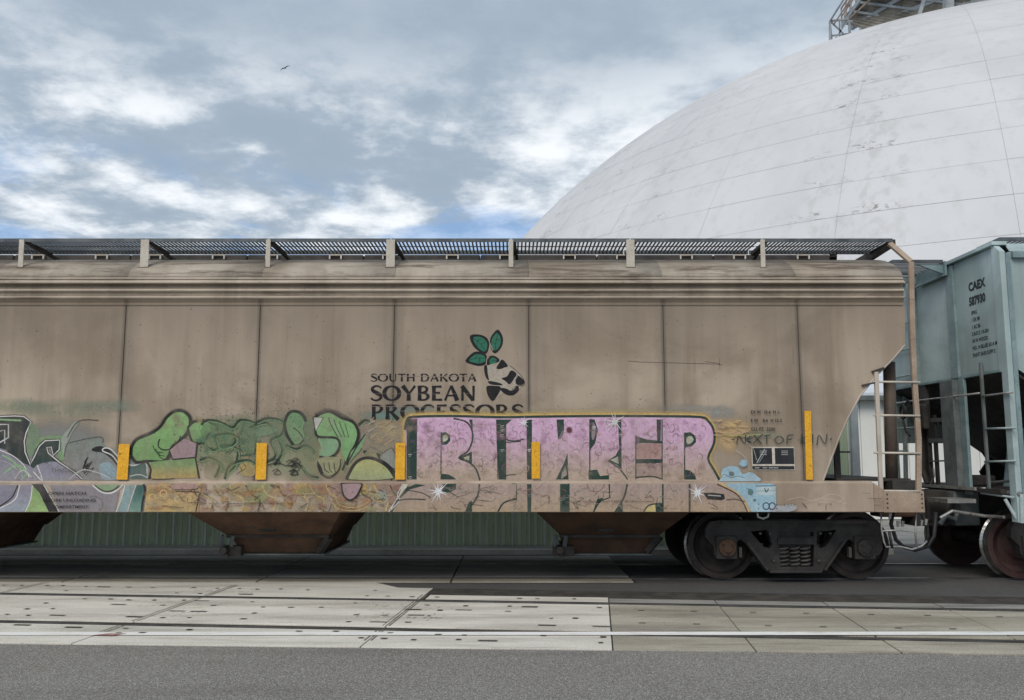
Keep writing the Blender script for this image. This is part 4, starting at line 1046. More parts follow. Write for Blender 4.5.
def word(pt, txt, u0, u1, v0, v1, col, a=.95, cut=None):
    h = v1 - v0; tot = sum(GL[c][0] + .07 for c in txt) - .07; s = (u1 - u0) / (tot * h); x = u0
    for c in txt:
        w_, st = GL[c]
        for pts, wd in st:
            P2 = [(x + px_ * h * s, v0 + py * h) for px_, py in pts]
            if isinstance(wd, list) and len(pts) > 3:
                # smooth the curve and its widths together
                P3 = [(*p, w0) for p, w0 in zip(P2, wd)]; o = []
                for i in range(len(P3) - 1):
                    A_, D_ = P3[max(0, i - 1)], P3[min(len(P3) - 1, i + 2)]
                    for j in range(4):
                        t = j / 4; xy = cr_pt(A_, P3[i], P3[i + 1], D_, t); o.append((*xy, P3[i][2] * (1 - t) + P3[i + 1][2] * t))
                o.append(P3[-1]); P2 = [(q[0], q[1]) for q in o]; ww = [q[2] * h * .95 for q in o]
            else: ww = [q * h * .95 for q in wd] if isinstance(wd, list) else wd * h
            pt.line(P2, ww, col, a, soft=.18)
        x += (w_ + .07) * h * s
lt = Paint()
INK = (.012, .011, .013)
word(lt, 'SOUTH DAKOTA', 370.5, 476.5, 373.8, 381.4, INK, .93)
word(lt, 'SOYBEAN', 370.3, 476, 385.7, 400.6, INK, .96)
word(lt, 'PROCESSORS', 371, 523.5, 404.6, 419.5, INK, .9)
# worn-through bands
for (v, a0, a1) in ((375.3, 371, 390), (376.2, 398, 476)): lt.line([(a0, v), ((a0 + a1) / 2, v + .2), (a1, v)], .75, (.40, .33, .27), .75)
for (v, a0, a1, a_) in ((393.6, 372, 470, .25), (406.5, 372, 470, .45), (411, 395, 524, .35)): lt.line([(a0, v), ((a0 + a1) / 2, v + .4), (a1, v)], .8, (.40, .33, .27), a_)
lt.build('logo_lettering', 'letter', car, base=.003)
def c3(L_): return [(340 + x / 4.655, 320 + y / 4.655) for x, y in L_]
em = Paint(); LG = (.03, .16, .10)
for outer, inner, veins in (
    ([(605, 73), (650, 68), (684, 84), (695, 112), (682, 156), (648, 146), (618, 118)], [(620, 82), (650, 78), (675, 92), (686, 115), (678, 146), (652, 138), (630, 112)], [[(612, 80), (650, 105), (682, 150)], [(640, 98), (660, 88)], [(655, 112), (676, 104)], [(640, 98), (636, 118)]]),
    ([(737, 45), (758, 82), (752, 125), (722, 156), (702, 132), (698, 92), (714, 62)], [(732, 60), (748, 86), (744, 120), (722, 143), (708, 126), (706, 95), (718, 72)], [[(736, 55), (726, 100), (722, 148)], [(728, 90), (742, 92)], [(724, 112), (710, 100)]]),
    ([(583, 190), (622, 150), (660, 150), (684, 168), (684, 200), (652, 214), (612, 206)], [(600, 188), (628, 162), (658, 161), (676, 174), (674, 193), (650, 202), (618, 197)], [[(592, 190), (636, 178), (684, 178)], [(630, 178), (640, 164)], [(650, 178), (648, 196)]]),
    ([(684, 208), (694, 172), (716, 166), (742, 184), (730, 206), (708, 216)], [(694, 200), (702, 180), (716, 176), (730, 187), (720, 203), (706, 207)], [[(690, 208), (708, 190), (738, 186)]])):
    em.fill(c3(outer), INK, a=.96, smooth=3); em.fill(c3(inner), LG, a=.97, smooth=3)
    for v_ in veins: em.line(c3(v_), .42, INK, .8)
CRM = (.47, .41, .35)
em.fill(c3([(680, 216), (728, 200), (760, 190), (800, 220), (840, 256), (860, 288), (842, 312), (806, 350), (760, 338), (716, 372), (688, 350), (690, 290), (674, 250)]), (.50, .44, .36), a=.75, smooth=3)
em.line(c3([(690, 90), (700, 112), (712, 142)]), .8, CRM, .9); em.line(c3([(700, 120), (690, 150), (682, 190), (678, 225)]), .8, CRM, .9)
for q in ([(728, 226), (738, 204), (756, 184), (782, 214), (764, 222), (748, 228)], [(752, 272), (778, 262), (796, 234), (822, 250), (810, 274), (790, 300), (772, 286)],
          [(818, 296), (824, 258), (852, 276), (858, 292), (844, 304)], [(746, 318), (770, 318), (800, 330), (826, 306), (832, 328), (806, 350), (776, 348), (752, 332)],
          [(684, 308), (716, 306), (748, 312), (738, 344), (712, 377), (692, 358), (683, 332)], [(672, 214), (684, 212), (688, 250), (694, 282), (680, 268), (672, 240)], [(692, 284), (740, 292), (756, 304), (700, 300)]):
    em.fill(c3(q), INK, a=.96, smooth=3)
em.line(c3([(790, 212), (834, 250), (858, 284), (852, 306), (820, 308), (796, 332)]), .7, INK, .9, smooth=4)
em.line(c3([(700, 222), (740, 262), (770, 300), (812, 318)]), .6, (.55, .49, .43), .8, smooth=4)
em.line(c3([(744, 262), (800, 232)]), .8, (.55, .49, .43), .8); em.line(c3([(800, 300), (826, 262)]), .7, CRM, .9)
em.build('leaf_emblem', 'letter', car, base=.003, label='green leaves over a black and tan soybean pod emblem')
# ---- stencils
st = Paint(); SK = (.02, .018, .017)
st.text('EX W  10-6  H 1-', 750, 413.6, 3.1, SK, .95, .92, bold=.025)
st.text('E W    8-6  H 15-2', 750, 422, 3.1, SK, .95, .92, bold=.025)
st.text('CU. FT  5200', 750, 430.6, 3.1, SK, .95, 1.0, bold=.025)
def tagtext(pt, s_, u0, u1, v, h, col, a): pt.text(s_, u0, v, h, col, a, (u1 - u0) / (len(s_) * h * .95), .12)
for i, gl in enumerate(([(736, 444), (738, 436), (744, 443), (745, 435)], [(750, 436), (746, 440), (751, 443), (747, 440), (752, 438)], [(753, 435), (761, 444)], [(762, 434), (752, 444)], [(763, 436), (770, 435)], [(766, 435), (766, 444)],
        [(778, 436), (774, 440), (778, 444), (783, 440), (779, 436)], [(786, 444), (787, 436), (793, 435)], [(787, 440), (791, 439)], [(801, 434), (800, 444)], [(807, 435), (801, 440), (807, 444)], [(812, 434), (811, 444)], [(816, 445), (818, 435), (824, 444), (826, 434)], [(731, 440), (734, 439)], [(772, 440), (773, 440)], [(797, 440), (798, 440)], [(829, 440), (831, 438)])):
    st.line(gl, 1.25, (.02, .05, .05), .95, smooth=3)
st.line([(730, 443), (722, 439)], .8, SK, .7)
for k, (x0_, x1_) in enumerate(((759, 767), (779.5, 788))):
    for v_ in (451, 452.8, 454.6): st.line([(x0_ + k, v_), (x1_ - 1, v_)], .7, (.6, .6, .58), .75)
st.line([(756, 463), (764, 449)], 1.2, (.5, .52, .52), .7); st.line([(758, 463), (766, 450)], .5, (.5, .52, .52), .7)
for x in (754, 762, 768, 773): st.line([(x, 467.8), (x + 4.5, 467.8)], .9, (.65, .65, .6), .7)
st.text('OPEN HATCH', 49.5, 494.6, 2.9, SK, .85, 1.45, bold=.02)
st.text('BEFORE UNLOADING', 44, 501.4, 2.9, SK, .85, 1.32, bold=.02)
st.text('COMPARTMENT', 53, 508.0, 2.9, SK, .85, 1.2, bold=.02)
st.text('CAUTION  INSIDE OF CAR IS A WATERPROOF EPOXY LINED CAR', 192, 504.2, 1.75, SK, .8, 1.38, bold=.01)
st.text('CLEAN ALL DOORS AND GATES   BEFORE LOADING', 570, 502, 1.7, SK, .7, 1.45)
st.text('BLT 10 98', 817, 505.2, 2.1, SK, .7, 1.1); st.text('LUB PLATE', 779, 505.8, 2.1, SK, .7, 1.1)
st.line([(801, 502), (806, 508)], 1.2, SK, .7); st.line([(825, 505), (825, 510)], 1.0, SK, .6)
for a0 in (872, 866): st.line([(a0, 498), (a0 + 9, 498.6)], .5, SK, .6)
for (x, v_) in ((874, 505), (862, 493)): st.line([(x, v_), (x + 7, v_ + .3)], .6, SK, .5)
for k in range(46): 
    x = 888 + random.uniform(-70, 0); 
tagpts = [(786, 500), (800, 497), (812, 501), (830, 494), (842, 498), (836, 503)]
st.line(tagpts, .5, (.62, .58, .52), .5, smooth=5); st.line([(800, 503), (822, 498), (848, 504)], .4, (.62, .58, .52), .4, smooth=5)
st.text('CHMTCON', 53, 472, 3.4, (.03, .05, .05), .7, .95)
st.build('stencil_lettering', 'letter', car, base=.03)

# ---- left graffiti piece
g = Paint(); g.n = 2
hz_ = Paint()
hz_.blob(60, 410, 70, 13, (.24, .30, .21), .4, 20, .8); hz_.blob(20, 406, 34, 10, (.22, .28, .19), .5, 20, .8); hz_.blob(110, 406, 40, 8, (.25, .31, .24), .5, 20, .8)
hz_.blob(60, 440, 55, 26, (.24, .25, .24), .75, 22, .6); hz_.blob(200, 440, 62, 30, (.30, .32, .22), .5, 22, .7); hz_.blob(340, 440, 60, 30, (.32, .32, .22), .45, 22, .7)
hz_.blob(385, 416, 30, 7, (.16, .30, .26), .65, 16, .8); hz_.blob(415, 411, 34, 6, (.20, .30, .30), .55, 16, .8)
hz_.blob(470, 414, 80, 6, (.50, .40, .20), .7, 20, .85); hz_.blob(600, 413, 105, 6, (.50, .42, .25), .6, 24, .85)
hz_.blob(735, 428, 20, 11, (.60, .42, .22), .95, 16, .7); hz_.blob(728, 440, 16, 16, (.60, .42, .22), .85, 16, .7); hz_.blob(720, 412, 20, 8, (.34, .35, .33), .75, 16, .8); hz_.blob(690, 408, 40, 5, (.36, .36, .32), .5, 16, .8)
hz_.blob(765, 434, 26, 6, (.36, .36, .24), .5, 16, .8); hz_.blob(405, 440, 9, 34, (.55, .42, .16), .8, 16, .6)
hz_.blob(395, 440, 22, 24, (.45, .36, .28), .6, 16, .7)
hz_.blob(560, 495, 220, 16, (.45, .36, .30), .35, 24, .5); hz_.blob(60, 497, 90, 16, (.27, .26, .29), .9, 24, .35)
for (x, y, rx, ry, c_, a_) in ((225, 448, 46, 34, (.29, .34, .20), .5), (240, 428, 40, 16, (.24, .30, .19), .4), (290, 432, 40, 22, (.24, .32, .21), .4), (300, 462, 50, 20, (.30, .33, .20), .6), (350, 455, 55, 28, (.38, .34, .20), .7), (385, 430, 20, 14, (.45, .36, .22), .7), (280, 498, 140, 15, (.46, .34, .20), .75), (200, 497, 60, 14, (.50, .36, .16), .8), (360, 498, 60, 14, (.50, .38, .20), .8), (15, 470, 60, 22, (.28, .27, .32), .8), (110, 465, 40, 22, (.28, .31, .31), .7)):
    hz_.blob(x, y, rx, ry, c_, a_, 22, .5)
hz_.build('overspray_haze', 'haze', car, base=.0018, label='soft faded green and orange overspray behind the graffiti')
def F_(pts, col, col2=None, a=.93, smooth=3): g.fill(pts, col, col2, a, smooth=smooth)
def L_(pts, w_, col, a=.95, smooth=4, taper=False): g.line(pts, w_ * 1.2 + .1 if isinstance(w_, (int, float)) else w_, col, a, smooth=smooth, taper=taper)
# dark and white wildstyle letter at the far left
F_([(-40, 448)] + c4([(0, 225), (60, 260), (130, 310), (200, 330), (300, 358), (200, 366)]) + [(-40, 481)], VIO, (.30, .29, .32))
F_([(-60, 414)] + c4([(0, 110), (90, 110), (117, 128), (100, 180), (98, 250), (122, 298), (90, 290), (40, 262), (0, 232)]) + [(-60, 446)], (.035, .045, .045))
F_(c4([(122, 298), (150, 240), (172, 205), (236, 202), (232, 240), (214, 256), (204, 228), (184, 228), (192, 252), (238, 288), (200, 318), (150, 318)]), (.035, .06, .055))
F_(c4([(150, 192), (240, 182), (256, 205), (262, 262), (250, 285), (232, 260), (242, 200), (172, 202), (140, 240)]), (.20, .32, .16))
F_(c4([(245, 200), (262, 170), (300, 128), (318, 128), (290, 170), (268, 220), (258, 268)]), (.32, .36, .31))
F_(c4([(268, 214), (330, 196), (398, 190), (430, 240), (476, 300), (480, 356), (330, 356), (262, 300)]), (.27, .30, .27), (.30, .29, .30), .75)
F_(c4([(150, 300), (240, 288), (320, 340), (330, 358), (150, 340)]), (.28, .27, .33))
WS = [c4([(0, 106), (60, 104), (96, 106), (126, 128), (106, 170), (98, 205), (102, 250), (122, 298), (138, 268), (158, 225), (182, 203), (240, 200), (238, 238), (214, 262), (206, 228), (188, 230), (194, 252), (240, 290), (300, 330), (330, 356)])]
for q in WS: L_([(-60, 416)] + q if False else q, 2.4, BK, .9, 0); L_(q, 1.0, WH, .92, 0)
L_(c4([(0, 240), (50, 262), (96, 300), (118, 348)]), .9, WH); L_(c4([(0, 282), (50, 300), (100, 355)]), .7, (.45, .44, .48))
L_(c4([(134, 326), (170, 362), (150, 300)]), 1.0, WH); L_(c4([(270, 190), (316, 124), (396, 122)]), .9, BK, .7); L_(c4([(0, 138), (35, 138), (35, 190), (0, 210)]), 1.2, WH, .8, 0); L_(c4([(0, 165), (20, 160), (20, 215)]), 1.0, WH, .7, 0)
L_(c4([(258, 268), (268, 220), (300, 206), (402, 188), (412, 212)]), .7, BK, .6)
for _ in range(5):
    x, y = random.uniform(318, 362), random.uniform(248, 312)
    L_(c4([(x, y), (x + 14, y - 18), (x - 4, y + 20), (x + 22, y + 6), (x + 4, y + 30)]), .7, BK, .75)
for q in ([(0, 118), (40, 120), (86, 122)], [(20, 330), (70, 300), (110, 330), (90, 354)], [(10, 260), (60, 290), (90, 330)]): L_(c4(q), 1.6, (.30, .48, .26), .85)
F_(c4([(126, 130), (160, 170), (150, 210), (128, 270), (108, 240), (110, 180)]), (.24, .36, .22), a=.6)
F_(c4([(400, 300), (440, 290), (470, 330), (470, 356), (410, 356)]), (.34, .46, .52), a=.7)
L_(c4([(278, 356), (330, 320), (390, 330), (440, 352)]), .9, WH, .7); L_(c4([(60, 356), (90, 320), (130, 350)]), .9, WH, .7)
# black horned curl
F_(c4([(368, 236), (400, 224), (440, 240), (476, 282), (480, 318), (452, 282), (414, 252), (376, 246)]), BK)
L_(c4([(478, 300), (450, 262), (412, 244), (420, 232), (446, 238), (484, 276), (530, 302), (584, 292), (588, 350)]), 1.1, WH, .9)
F_(c4([(516, 308), (584, 296), (590, 356), (524, 356)]), TEAL, smooth=0); L_(c4([(520, 345), (560, 338), (592, 352)]), .9, WH, .8)
# green glove-like piece
gl = c4([(526, 262), (530, 225), (552, 196), (600, 176), (640, 150), (668, 110), (700, 86), (734, 86), (760, 112), (756, 156), (728, 196), (690, 226), (676, 262), (650, 286), (590, 284), (548, 288)])
g.line(gl + [gl[0]], 5.2, (.05, .05, .045), .65, smooth=3, soft=1.2)
g.fill(gl, (.25, .42, .17), (.19, .34, .13), .93, smooth=3)
for x, y, r_ in ((705, 112, 7), (660, 140, 6), (720, 140, 6)): g.blob(*c4([(x, y)])[0], r_, r_ * .8, (.38, .34, .2), .5, 12, .9)
L_(gl + [gl[0]], 2.2, BK, .95)
L_(c4([(640, 196), (634, 224), (656, 240), (690, 232), (716, 202), (724, 184)]), 1.1, BK, .85)
for k in range(3): L_(c4([(612 + k * 12, 222 + k * 14), (626 + k * 8, 246 + k * 12), (654 + k * 4, 250 + k * 14)]), .7, BK, .8)
f2 = c4([(752, 150), (780, 126), (826, 124), (872, 150), (836, 178), (806, 212), (770, 206)]); g.fill(f2, (.24, .40, .17), (.18, .32, .13), .93, smooth=3); L_(f2 + [f2[0]], 1.9, BK, .95)
L_(c4([(756, 132), (800, 122), (850, 128), (884, 136)]), 2.4, (.05, .05, .05), .7)
F_(c4([(678, 242), (738, 194), (766, 206), (792, 216), (786, 266), (740, 274), (690, 276)]), (.36, .25, .27), smooth=0)
F_(c4([(590, 290), (692, 278), (782, 270), (792, 350), (610, 358)]), (.20, .32, .14), (.46, .34, .13), smooth=0)
L_(c4([(596, 356), (604, 318), (586, 282)]), 1.7, BK); L_(c4([(678, 242), (692, 278), (782, 270), (798, 354)]), 1.4, BK, .9, 0); L_(c4([(790, 206), (784, 268)]), 1.3, BK, .9); L_(c4([(600, 330), (612, 356), (700, 354)]), .7, BK, .7)
g.dots((196, 408, 264, 470), 240, (.25, .8), (.04, .05, .04), .8); 
for _ in range(70):
    x, y = random.uniform(798, 1020), random.uniform(120, 330); g.blob(*c4([(x, y)])[0], random.uniform(2, 6), random.uniform(2, 5), random.choice([(.17, .28, .14), (.13, .24, .15), (.42, .36, .2), (.28, .3, .2)]), .6, 10, .7)
for (cx_, cy_, r_) in ((850, 180, 14), (900, 190, 12)):
    g.blob(*c4([(cx_, cy_)])[0], r_ / 4, r_ / 4, (.10, .22, .17), .8, 10, .4)
L_(c4([(980, 120), (958, 190), (962, 262), (1010, 262)]), 1.1, (.04, .12, .08), .8, 0); L_(c4([(960, 262), (1018, 255), (1024, 200)]), .9, (.04, .12, .08), .8, 0)
F_(c4([(960, 300), (1010, 280), (1020, 340), (970, 340)]), (.5, .38, .16), a=.7)
for _ in range(9):
    x, y = random.uniform(800, 1000), random.uniform(180, 330); L_(c4([(x, y), (x + 26, y - 16), (x + 50, y + 8), (x + 30, y + 24)]), .6, BK, .55)
# faded letter outlines joining the glove to the creature
for q in ([(806, 140), (830, 120), (880, 128), (930, 150), (960, 120), (1010, 128), (1040, 150)], [(812, 210), (850, 240), (900, 220), (950, 240), (940, 300), (900, 340)], [(800, 280), (840, 270), (880, 300), (860, 350)], [(900, 356), (920, 300), (990, 280), (1020, 300)], [(860, 180), (930, 176), (940, 210), (880, 230), (860, 180)], [(1000, 150), (1060, 130), (1100, 170), (1130, 240), (1100, 300)]):
    L_(c4(q), 2.0, (.03, .045, .03), .92); L_(c4([(x + 6, y + 7) for x, y in q]), 1.2, (.24, .38, .2), .6)
for q in ([(0, 130), (50, 112), (110, 130), (100, 180), (60, 200), (80, 260), (40, 290)], [(120, 220), (160, 236), (200, 220), (236, 250)], [(180, 300), (210, 340), (250, 350)], [(346, 320), (360, 280), (352, 240)], [(410, 140), (440, 120), (470, 150), (450, 190), (500, 220), (540, 200)], [(430, 250), (460, 230), (500, 250)]):
    L_(c5(q), 2.0, (.03, .045, .03), .92); L_(c5([(x + 6, y + 7) for x, y in q]), 1.1, (.25, .38, .22), .55)
F_(c4([(806, 150), (850, 130), (920, 150), (940, 200), (900, 240), (850, 236), (812, 205)]), (.20, .31, .17), a=.35)
F_(c4([(960, 130), (1020, 140), (1050, 180), (1010, 250), (966, 240)]), (.19, .30, .17), a=.35)
F_(c4([(830, 262), (900, 250), (940, 290), (900, 350), (820, 350)]), (.36, .34, .2), a=.3)
F_(c5([(40, 130), (100, 120), (116, 180), (140, 220), (110, 260), (60, 240)]), (.22, .32, .18), a=.25)
F_(c5([(196, 120), (232, 120), (244, 190), (250, 260), (210, 280), (180, 230)]), (.24, .32, .19), a=.25)
F_(c5([(410, 150), (470, 140), (540, 190), (550, 240), (480, 250), (420, 230)]), (.40, .33, .25), a=.5)
# green creature and curling letters
hh = c5([(122, 150), (116, 112), (140, 88), (176, 92), (196, 124), (188, 158), (196, 190), (176, 214), (148, 214), (136, 186)])
g.fill(hh, (.19, .33, .17), (.22, .33, .18), .8, smooth=3); L_(c5([(150, 218), (124, 180), (116, 130), (138, 88), (180, 92), (200, 124)]), 2.4, (.03, .04, .03), .95)
L_(c5([(176, 214), (190, 196), (172, 168), (150, 150)]), .8, BK, .7)
g.line(c5([(236, 100), (290, 80), (350, 104), (392, 132), (412, 170), (408, 214)]), 4.2, (.05, .05, .05), .45, smooth=4, soft=1.2)
F_(c5([(236, 108), (290, 88), (340, 112), (388, 132), (408, 170), (402, 214), (376, 256), (362, 292), (338, 236), (330, 204), (290, 196), (252, 186), (240, 150)]), (.23, .42, .18), (.19, .37, .16))
L_(c5([(236, 108), (290, 86), (344, 112), (390, 130), (410, 172), (400, 216), (380, 250), (362, 296)]), 2.2, BK, .95)
F_(c5([(252, 190), (322, 194), (334, 222), (318, 254), (286, 270), (254, 264), (262, 232)]), (.22, .38, .22))
L_(c5([(238, 150), (248, 186), (320, 192), (336, 222), (318, 256), (286, 272), (254, 266)]), 2.0, BK, .95)
F_(c5([(232, 110), (268, 112), (240, 164)]), (.5, .48, .45), smooth=0); L_(c5([(228, 108), (270, 110), (240, 166), (228, 108)]), .7, BK, .9, 0)
for k in range(4): L_(c5([(290 + k * 22, 110 + k * 8), (306 + k * 20, 150 + k * 6), (330 + k * 14, 190)]), .9 - .1 * k, (.06, .12, .07), .8)
L_(c5([(300, 110), (322, 160), (352, 206)]), 1.0, (.5, .52, .45), .5)
F_(c5([(254, 272), (340, 272), (330, 318), (292, 342), (262, 316)]), (.38, .38, .22), a=.7); L_(c5([(340, 276), (332, 318), (296, 350), (262, 334), (246, 300)]), 1.0, BK, .85)
F_(c5([(246, 284), (266, 316), (264, 340), (250, 320)]), BK)
for k in range(3): L_(c5([(272 + k * 20, 290), (276 + k * 20, 318), (292 + k * 14, 330)]), .7, BK, .7)
F_(c5([(372, 356), (398, 300), (430, 278), (474, 282), (520, 308), (552, 352)]), (.42, .42, .18), (.34, .38, .20)); L_(c5([(362, 356), (392, 300), (428, 274), (476, 276), (526, 306), (556, 348)]), 2.6, (.03, .03, .03), .95)
F_(c5([(398, 230), (440, 176), (424, 230), (392, 268), (372, 292), (380, 250)]), (.2, .34, .18)); L_(c5([(364, 300), (398, 236), (438, 176)]), 1.1, BK, .8)
F_(c5([(482, 252), (520, 276), (562, 334), (520, 306), (498, 282)]), BK); F_(c5([(496, 268), (536, 236), (556, 262), (556, 314), (524, 290)]), (.33, .35, .31), a=.7)
L_(c5([(500, 260), (540, 232), (556, 250)]), .6, BK, .5)
g.dots((258, 400, 300, 470), 150, (.2, .7), (.05, .06, .05), .75); g.dots((300, 404, 372, 440), 60, (.2, .6), (.05, .06, .05), .6)
for _ in range(8):
    x, y = random.uniform(52, 150), random.uniform(278, 330); L_(c5([(x, y), (x + 20, y - 8), (x + 34, y + 10), (x + 6, y + 12), (x + 24, y - 4)]), .8, BK, .8)
L_(c5([(50, 300), (90, 292), (130, 304), (172, 294), (176, 312)]), .9, BK, .8)
for _ in range(14):
    x, y = random.uniform(440, 550), random.uniform(130, 220); L_(c5([(x, y), (x + random.uniform(15, 40), y - random.uniform(-10, 30))]), 1.3, random.choice([(.55, .42, .22), (.5, .46, .4), (.48, .33, .2)]), .6, 0)
F_(c5([(4, 156), (60, 150), (88, 160), (60, 178), (4, 184)]), (.22, .33, .2), a=.55)
# sill, left half
for k in range(24):
    x = 150 + k * 10.5 + random.uniform(-3, 3); hgt = random.uniform(8, 20)
    F_([(x, 484), (x + random.uniform(5, 14), 484), (x + random.uniform(4, 12), 484 + hgt), (x - 3, 484 + hgt * .9)], random.choice([(.52, .36, .14), (.46, .30, .16), (.34, .34, .18), (.50, .42, .26), (.42, .27, .22)]), a=random.uniform(.4, .75), smooth=3)
for k in range(16):
    x = 150 + k * 16; L_([(x, 485), (x + 5, 494), (x + 14, 500), (x + 12, 511)], 1.4, random.choice([(.10, .09, .06), (.30, .16, .08), (.62, .48, .2)]), .7)
F_([(-60, 485), (5, 485), (18, 485)] + c4([(78, 400), (60, 440), (0, 472)]) + [(-60, 508)], (.25, .24, .30), smooth=0)
F_(c4([(0, 500), (0, 474), (64, 440), (84, 380), (132, 380), (124, 440), (90, 500)]), (.28, .27, .34), (.33, .37, .42), smooth=0)
F_(c4([(100, 500), (124, 440), (134, 380), (182, 400), (212, 500)]), (.25, .38, .15), (.33, .46, .20), smooth=0)
F_(c4([(128, 376), (176, 376), (206, 430), (244, 500), (204, 500), (160, 410)]), (.03, .03, .035), smooth=0)
L_(c4([(176, 376), (206, 428), (246, 500)]), .9, WH, .85, 0); L_(c4([(132, 380), (124, 440), (96, 500)]), 1.0, WH, .9, 4); L_(c4([(82, 380), (62, 438), (0, 474)]), 1.1, WH, .9); L_(c4([(0, 466), (50, 430), (74, 380)]), 1.0, BK, .9)
F_(c4([(246, 500), (200, 380), (372, 380), (420, 412), (480, 402), (458, 500)]), (.30, .28, .31), smooth=0, a=.75)
F_(c4([(380, 382), (430, 378), (486, 380), (440, 402), (410, 400)]), (.26, .37, .22)); L_(c4([(372, 380), (408, 408), (446, 412), (476, 396), (494, 378)]), 1.3, WH, .9); L_(c4([(380, 380), (414, 402), (448, 404), (478, 382)]), .8, BK, .8)
L_(c4([(360, 430), (380, 424), (408, 440), (412, 468), (396, 482)]), .9, (.20, .21, .17), .7)
F_(c4([(462, 500), (484, 440), (500, 380), (544, 380), (524, 440), (508, 500)]), (.26, .36, .37), smooth=0); F_(c4([(512, 500), (530, 440), (548, 380), (584, 380), (572, 500)]), TEAL, (.20, .33, .28), smooth=0)
L_(c4([(462, 500), (486, 438), (502, 380)]), 1.0, WH, .85); L_(c4([(508, 500), (526, 440), (546, 380)]), .9, WH, .8); L_(c4([(576, 376), (582, 400), (572, 450), (568, 500)]), 1.6, BK, .9)
F_(c4([(578, 500), (592, 380), (690, 376), (800, 404), (796, 500)]), (.50, .33, .17), (.52, .38, .16), smooth=0)
for _ in range(70):
    x = random.uniform(146, 408); y = random.uniform(486, 511); g.blob(x, y, random.uniform(3, 11), random.uniform(2, 5), random.choice([(.55, .36, .13), (.48, .24, .13), (.36, .34, .17), (.50, .42, .30), (.33, .16, .11)]), random.uniform(.35, .75), 12, .7)
for (x, y, r_) in ((612, 428, 12), (656, 414, 14), (712, 436, 11), (756, 436, 11)):
    q = c4([(x + r_ * math.cos(t * .628), y + r_ * math.sin(t * .628)) for t in range(11)]); g.line(q, 1.1, (.70, .55, .28), .9)
L_(c4([(690, 376), (694, 404), (798, 408), (796, 440), (782, 500)]), 1.0, BK, .85, 0); F_(c4([(692, 378), (780, 374), (796, 386), (780, 396), (700, 398)]), (.46, .29, .26)); L_(c4([(700, 398), (780, 398), (800, 384)]), .8, BK, .6)
for _ in range(90):
    x = random.uniform(150, 400); y = random.uniform(486, 510); L_([(x, y), (x + random.uniform(-6, 9), y + random.uniform(-4, 5)), (x + random.uniform(0, 16), y + random.uniform(-5, 5))], random.uniform(.4, .9), random.choice([BK, (.25, .12, .08), (.6, .5, .25), (.3, .3, .16)]), .6, 4)
tg = c5([(342, 372), (420, 372), (416, 402), (398, 430), (374, 440), (350, 418)]); F_(tg, (.38, .26, .27)); L_(tg + [tg[0]], 1.5, BK, .9); 
for k in range(4): L_(c5([(320 - k * 6, 400 + k * 12), (340 - k * 4, 450 + k * 8), (400, 464 + k * 6), (450, 440 + k * 8)]), .8, (.6, .45, .16) if k % 2 else (.4, .2, .12), .7)
for _ in range(10):
    x, y = random.uniform(455, 520), random.uniform(392, 436); L_(c5([(x, y), (x + 14, y + 10), (x + 4, y + 22)]), .9, (.33, .40, .36), .8)
L_(c5([(262, 380), (266, 480)]), .6, (.35, .25, .15), .7); L_(c5([(300, 376), (310, 480)]), .6, (.35, .25, .15), .6)
g.dots((140, 485, 400, 511), 170, (.2, .6), (.10, .06, .05), .7)
g.build('graffiti_piece', 'paint', car, label='faded green glove and creature graffiti with orange and violet letters on the left of the car')

# ---- pink block-letter piece
g = Paint(); g.n = 2
top = [(404.5, 480), (405, 430), (407, 420), (414, 416.8), (452, 416), (500, 417.2), (540, 416.6), (600, 416), (660, 416.2), (700, 417), (708, 421), (713.5, 430), (714, 443), (708, 458), (714, 470), (720, 481)]
g.line([(x, y - .8) for x, y in top], 6.5, (.66, .46, .17), .95, smooth=3, soft=2.4)
F_([(406, 481.2)] + [(x + (.8 if x < 410 else 0), y + 1) for x, y in top[1:]] + [(719, 481.2)], PK, PK2, .95, smooth=0)
def D_(pts): F_(pts, DG_, a=.97, smooth=0)
# dark edges, blocks and counters
D_(c5([(602, 118), (645, 116), (643, 358), (604, 358)])); 
D_(c5([(738, 172), (758, 168), (776, 180), (778, 202), (764, 218), (740, 222)])); F_(c5([(748, 184), (762, 180), (768, 194), (760, 204), (748, 206)]), (.50, .52, .40), smooth=3)
L_(c5([(741, 168), (740, 336)]), .9, DG_, .95, 0); D_(c5([(739, 334), (772, 338), (796, 352), (800, 358), (738, 358)]))
D_(c5([(812, 271), (864, 246), (864, 300), (846, 282)])); F_(c5([(828, 271), (854, 262), (852, 282)]), (.48, .46, .33), smooth=0)
L_(c5([(790, 114), (838, 126), (862, 156), (866, 200), (846, 246), (812, 271), (850, 288), (880, 316), (896, 362)]), 1.4, DG_, .95)
D_(c5([(852, 118), (866, 118), (868, 180), (862, 150)])); 
D_(c5([(962, 118), (1001, 118), (1001, 358), (972, 358), (966, 250)])); L_(c5([(962, 118), (966, 250), (968, 358)]), .8, DG_)
L_(c5([(994, 124), (984, 160), (1000, 196), (1036, 204), (1072, 196)]), 1.2, DG_, .95); D_(c5([(990, 118), (1024, 118), (1000, 140)])); L_(c5([(1001, 210), (1060, 206)]), .8, DG_, .9)
L_(c5([(990, 348), (1010, 340), (1040, 338)]), .9, DG_, .9)
D_(c6([(58, 120), (80, 118), (80, 358), (60, 358)]))
D_(c6([(178, 118), (208, 118), (204, 160), (184, 200)])); L_(c6([(204, 118), (206, 160), (190, 196)]), .8, DG_); g.blob(*c6([(229, 160)])[0], 4, 4, (.14, .045, .05), .9, 9, .5)
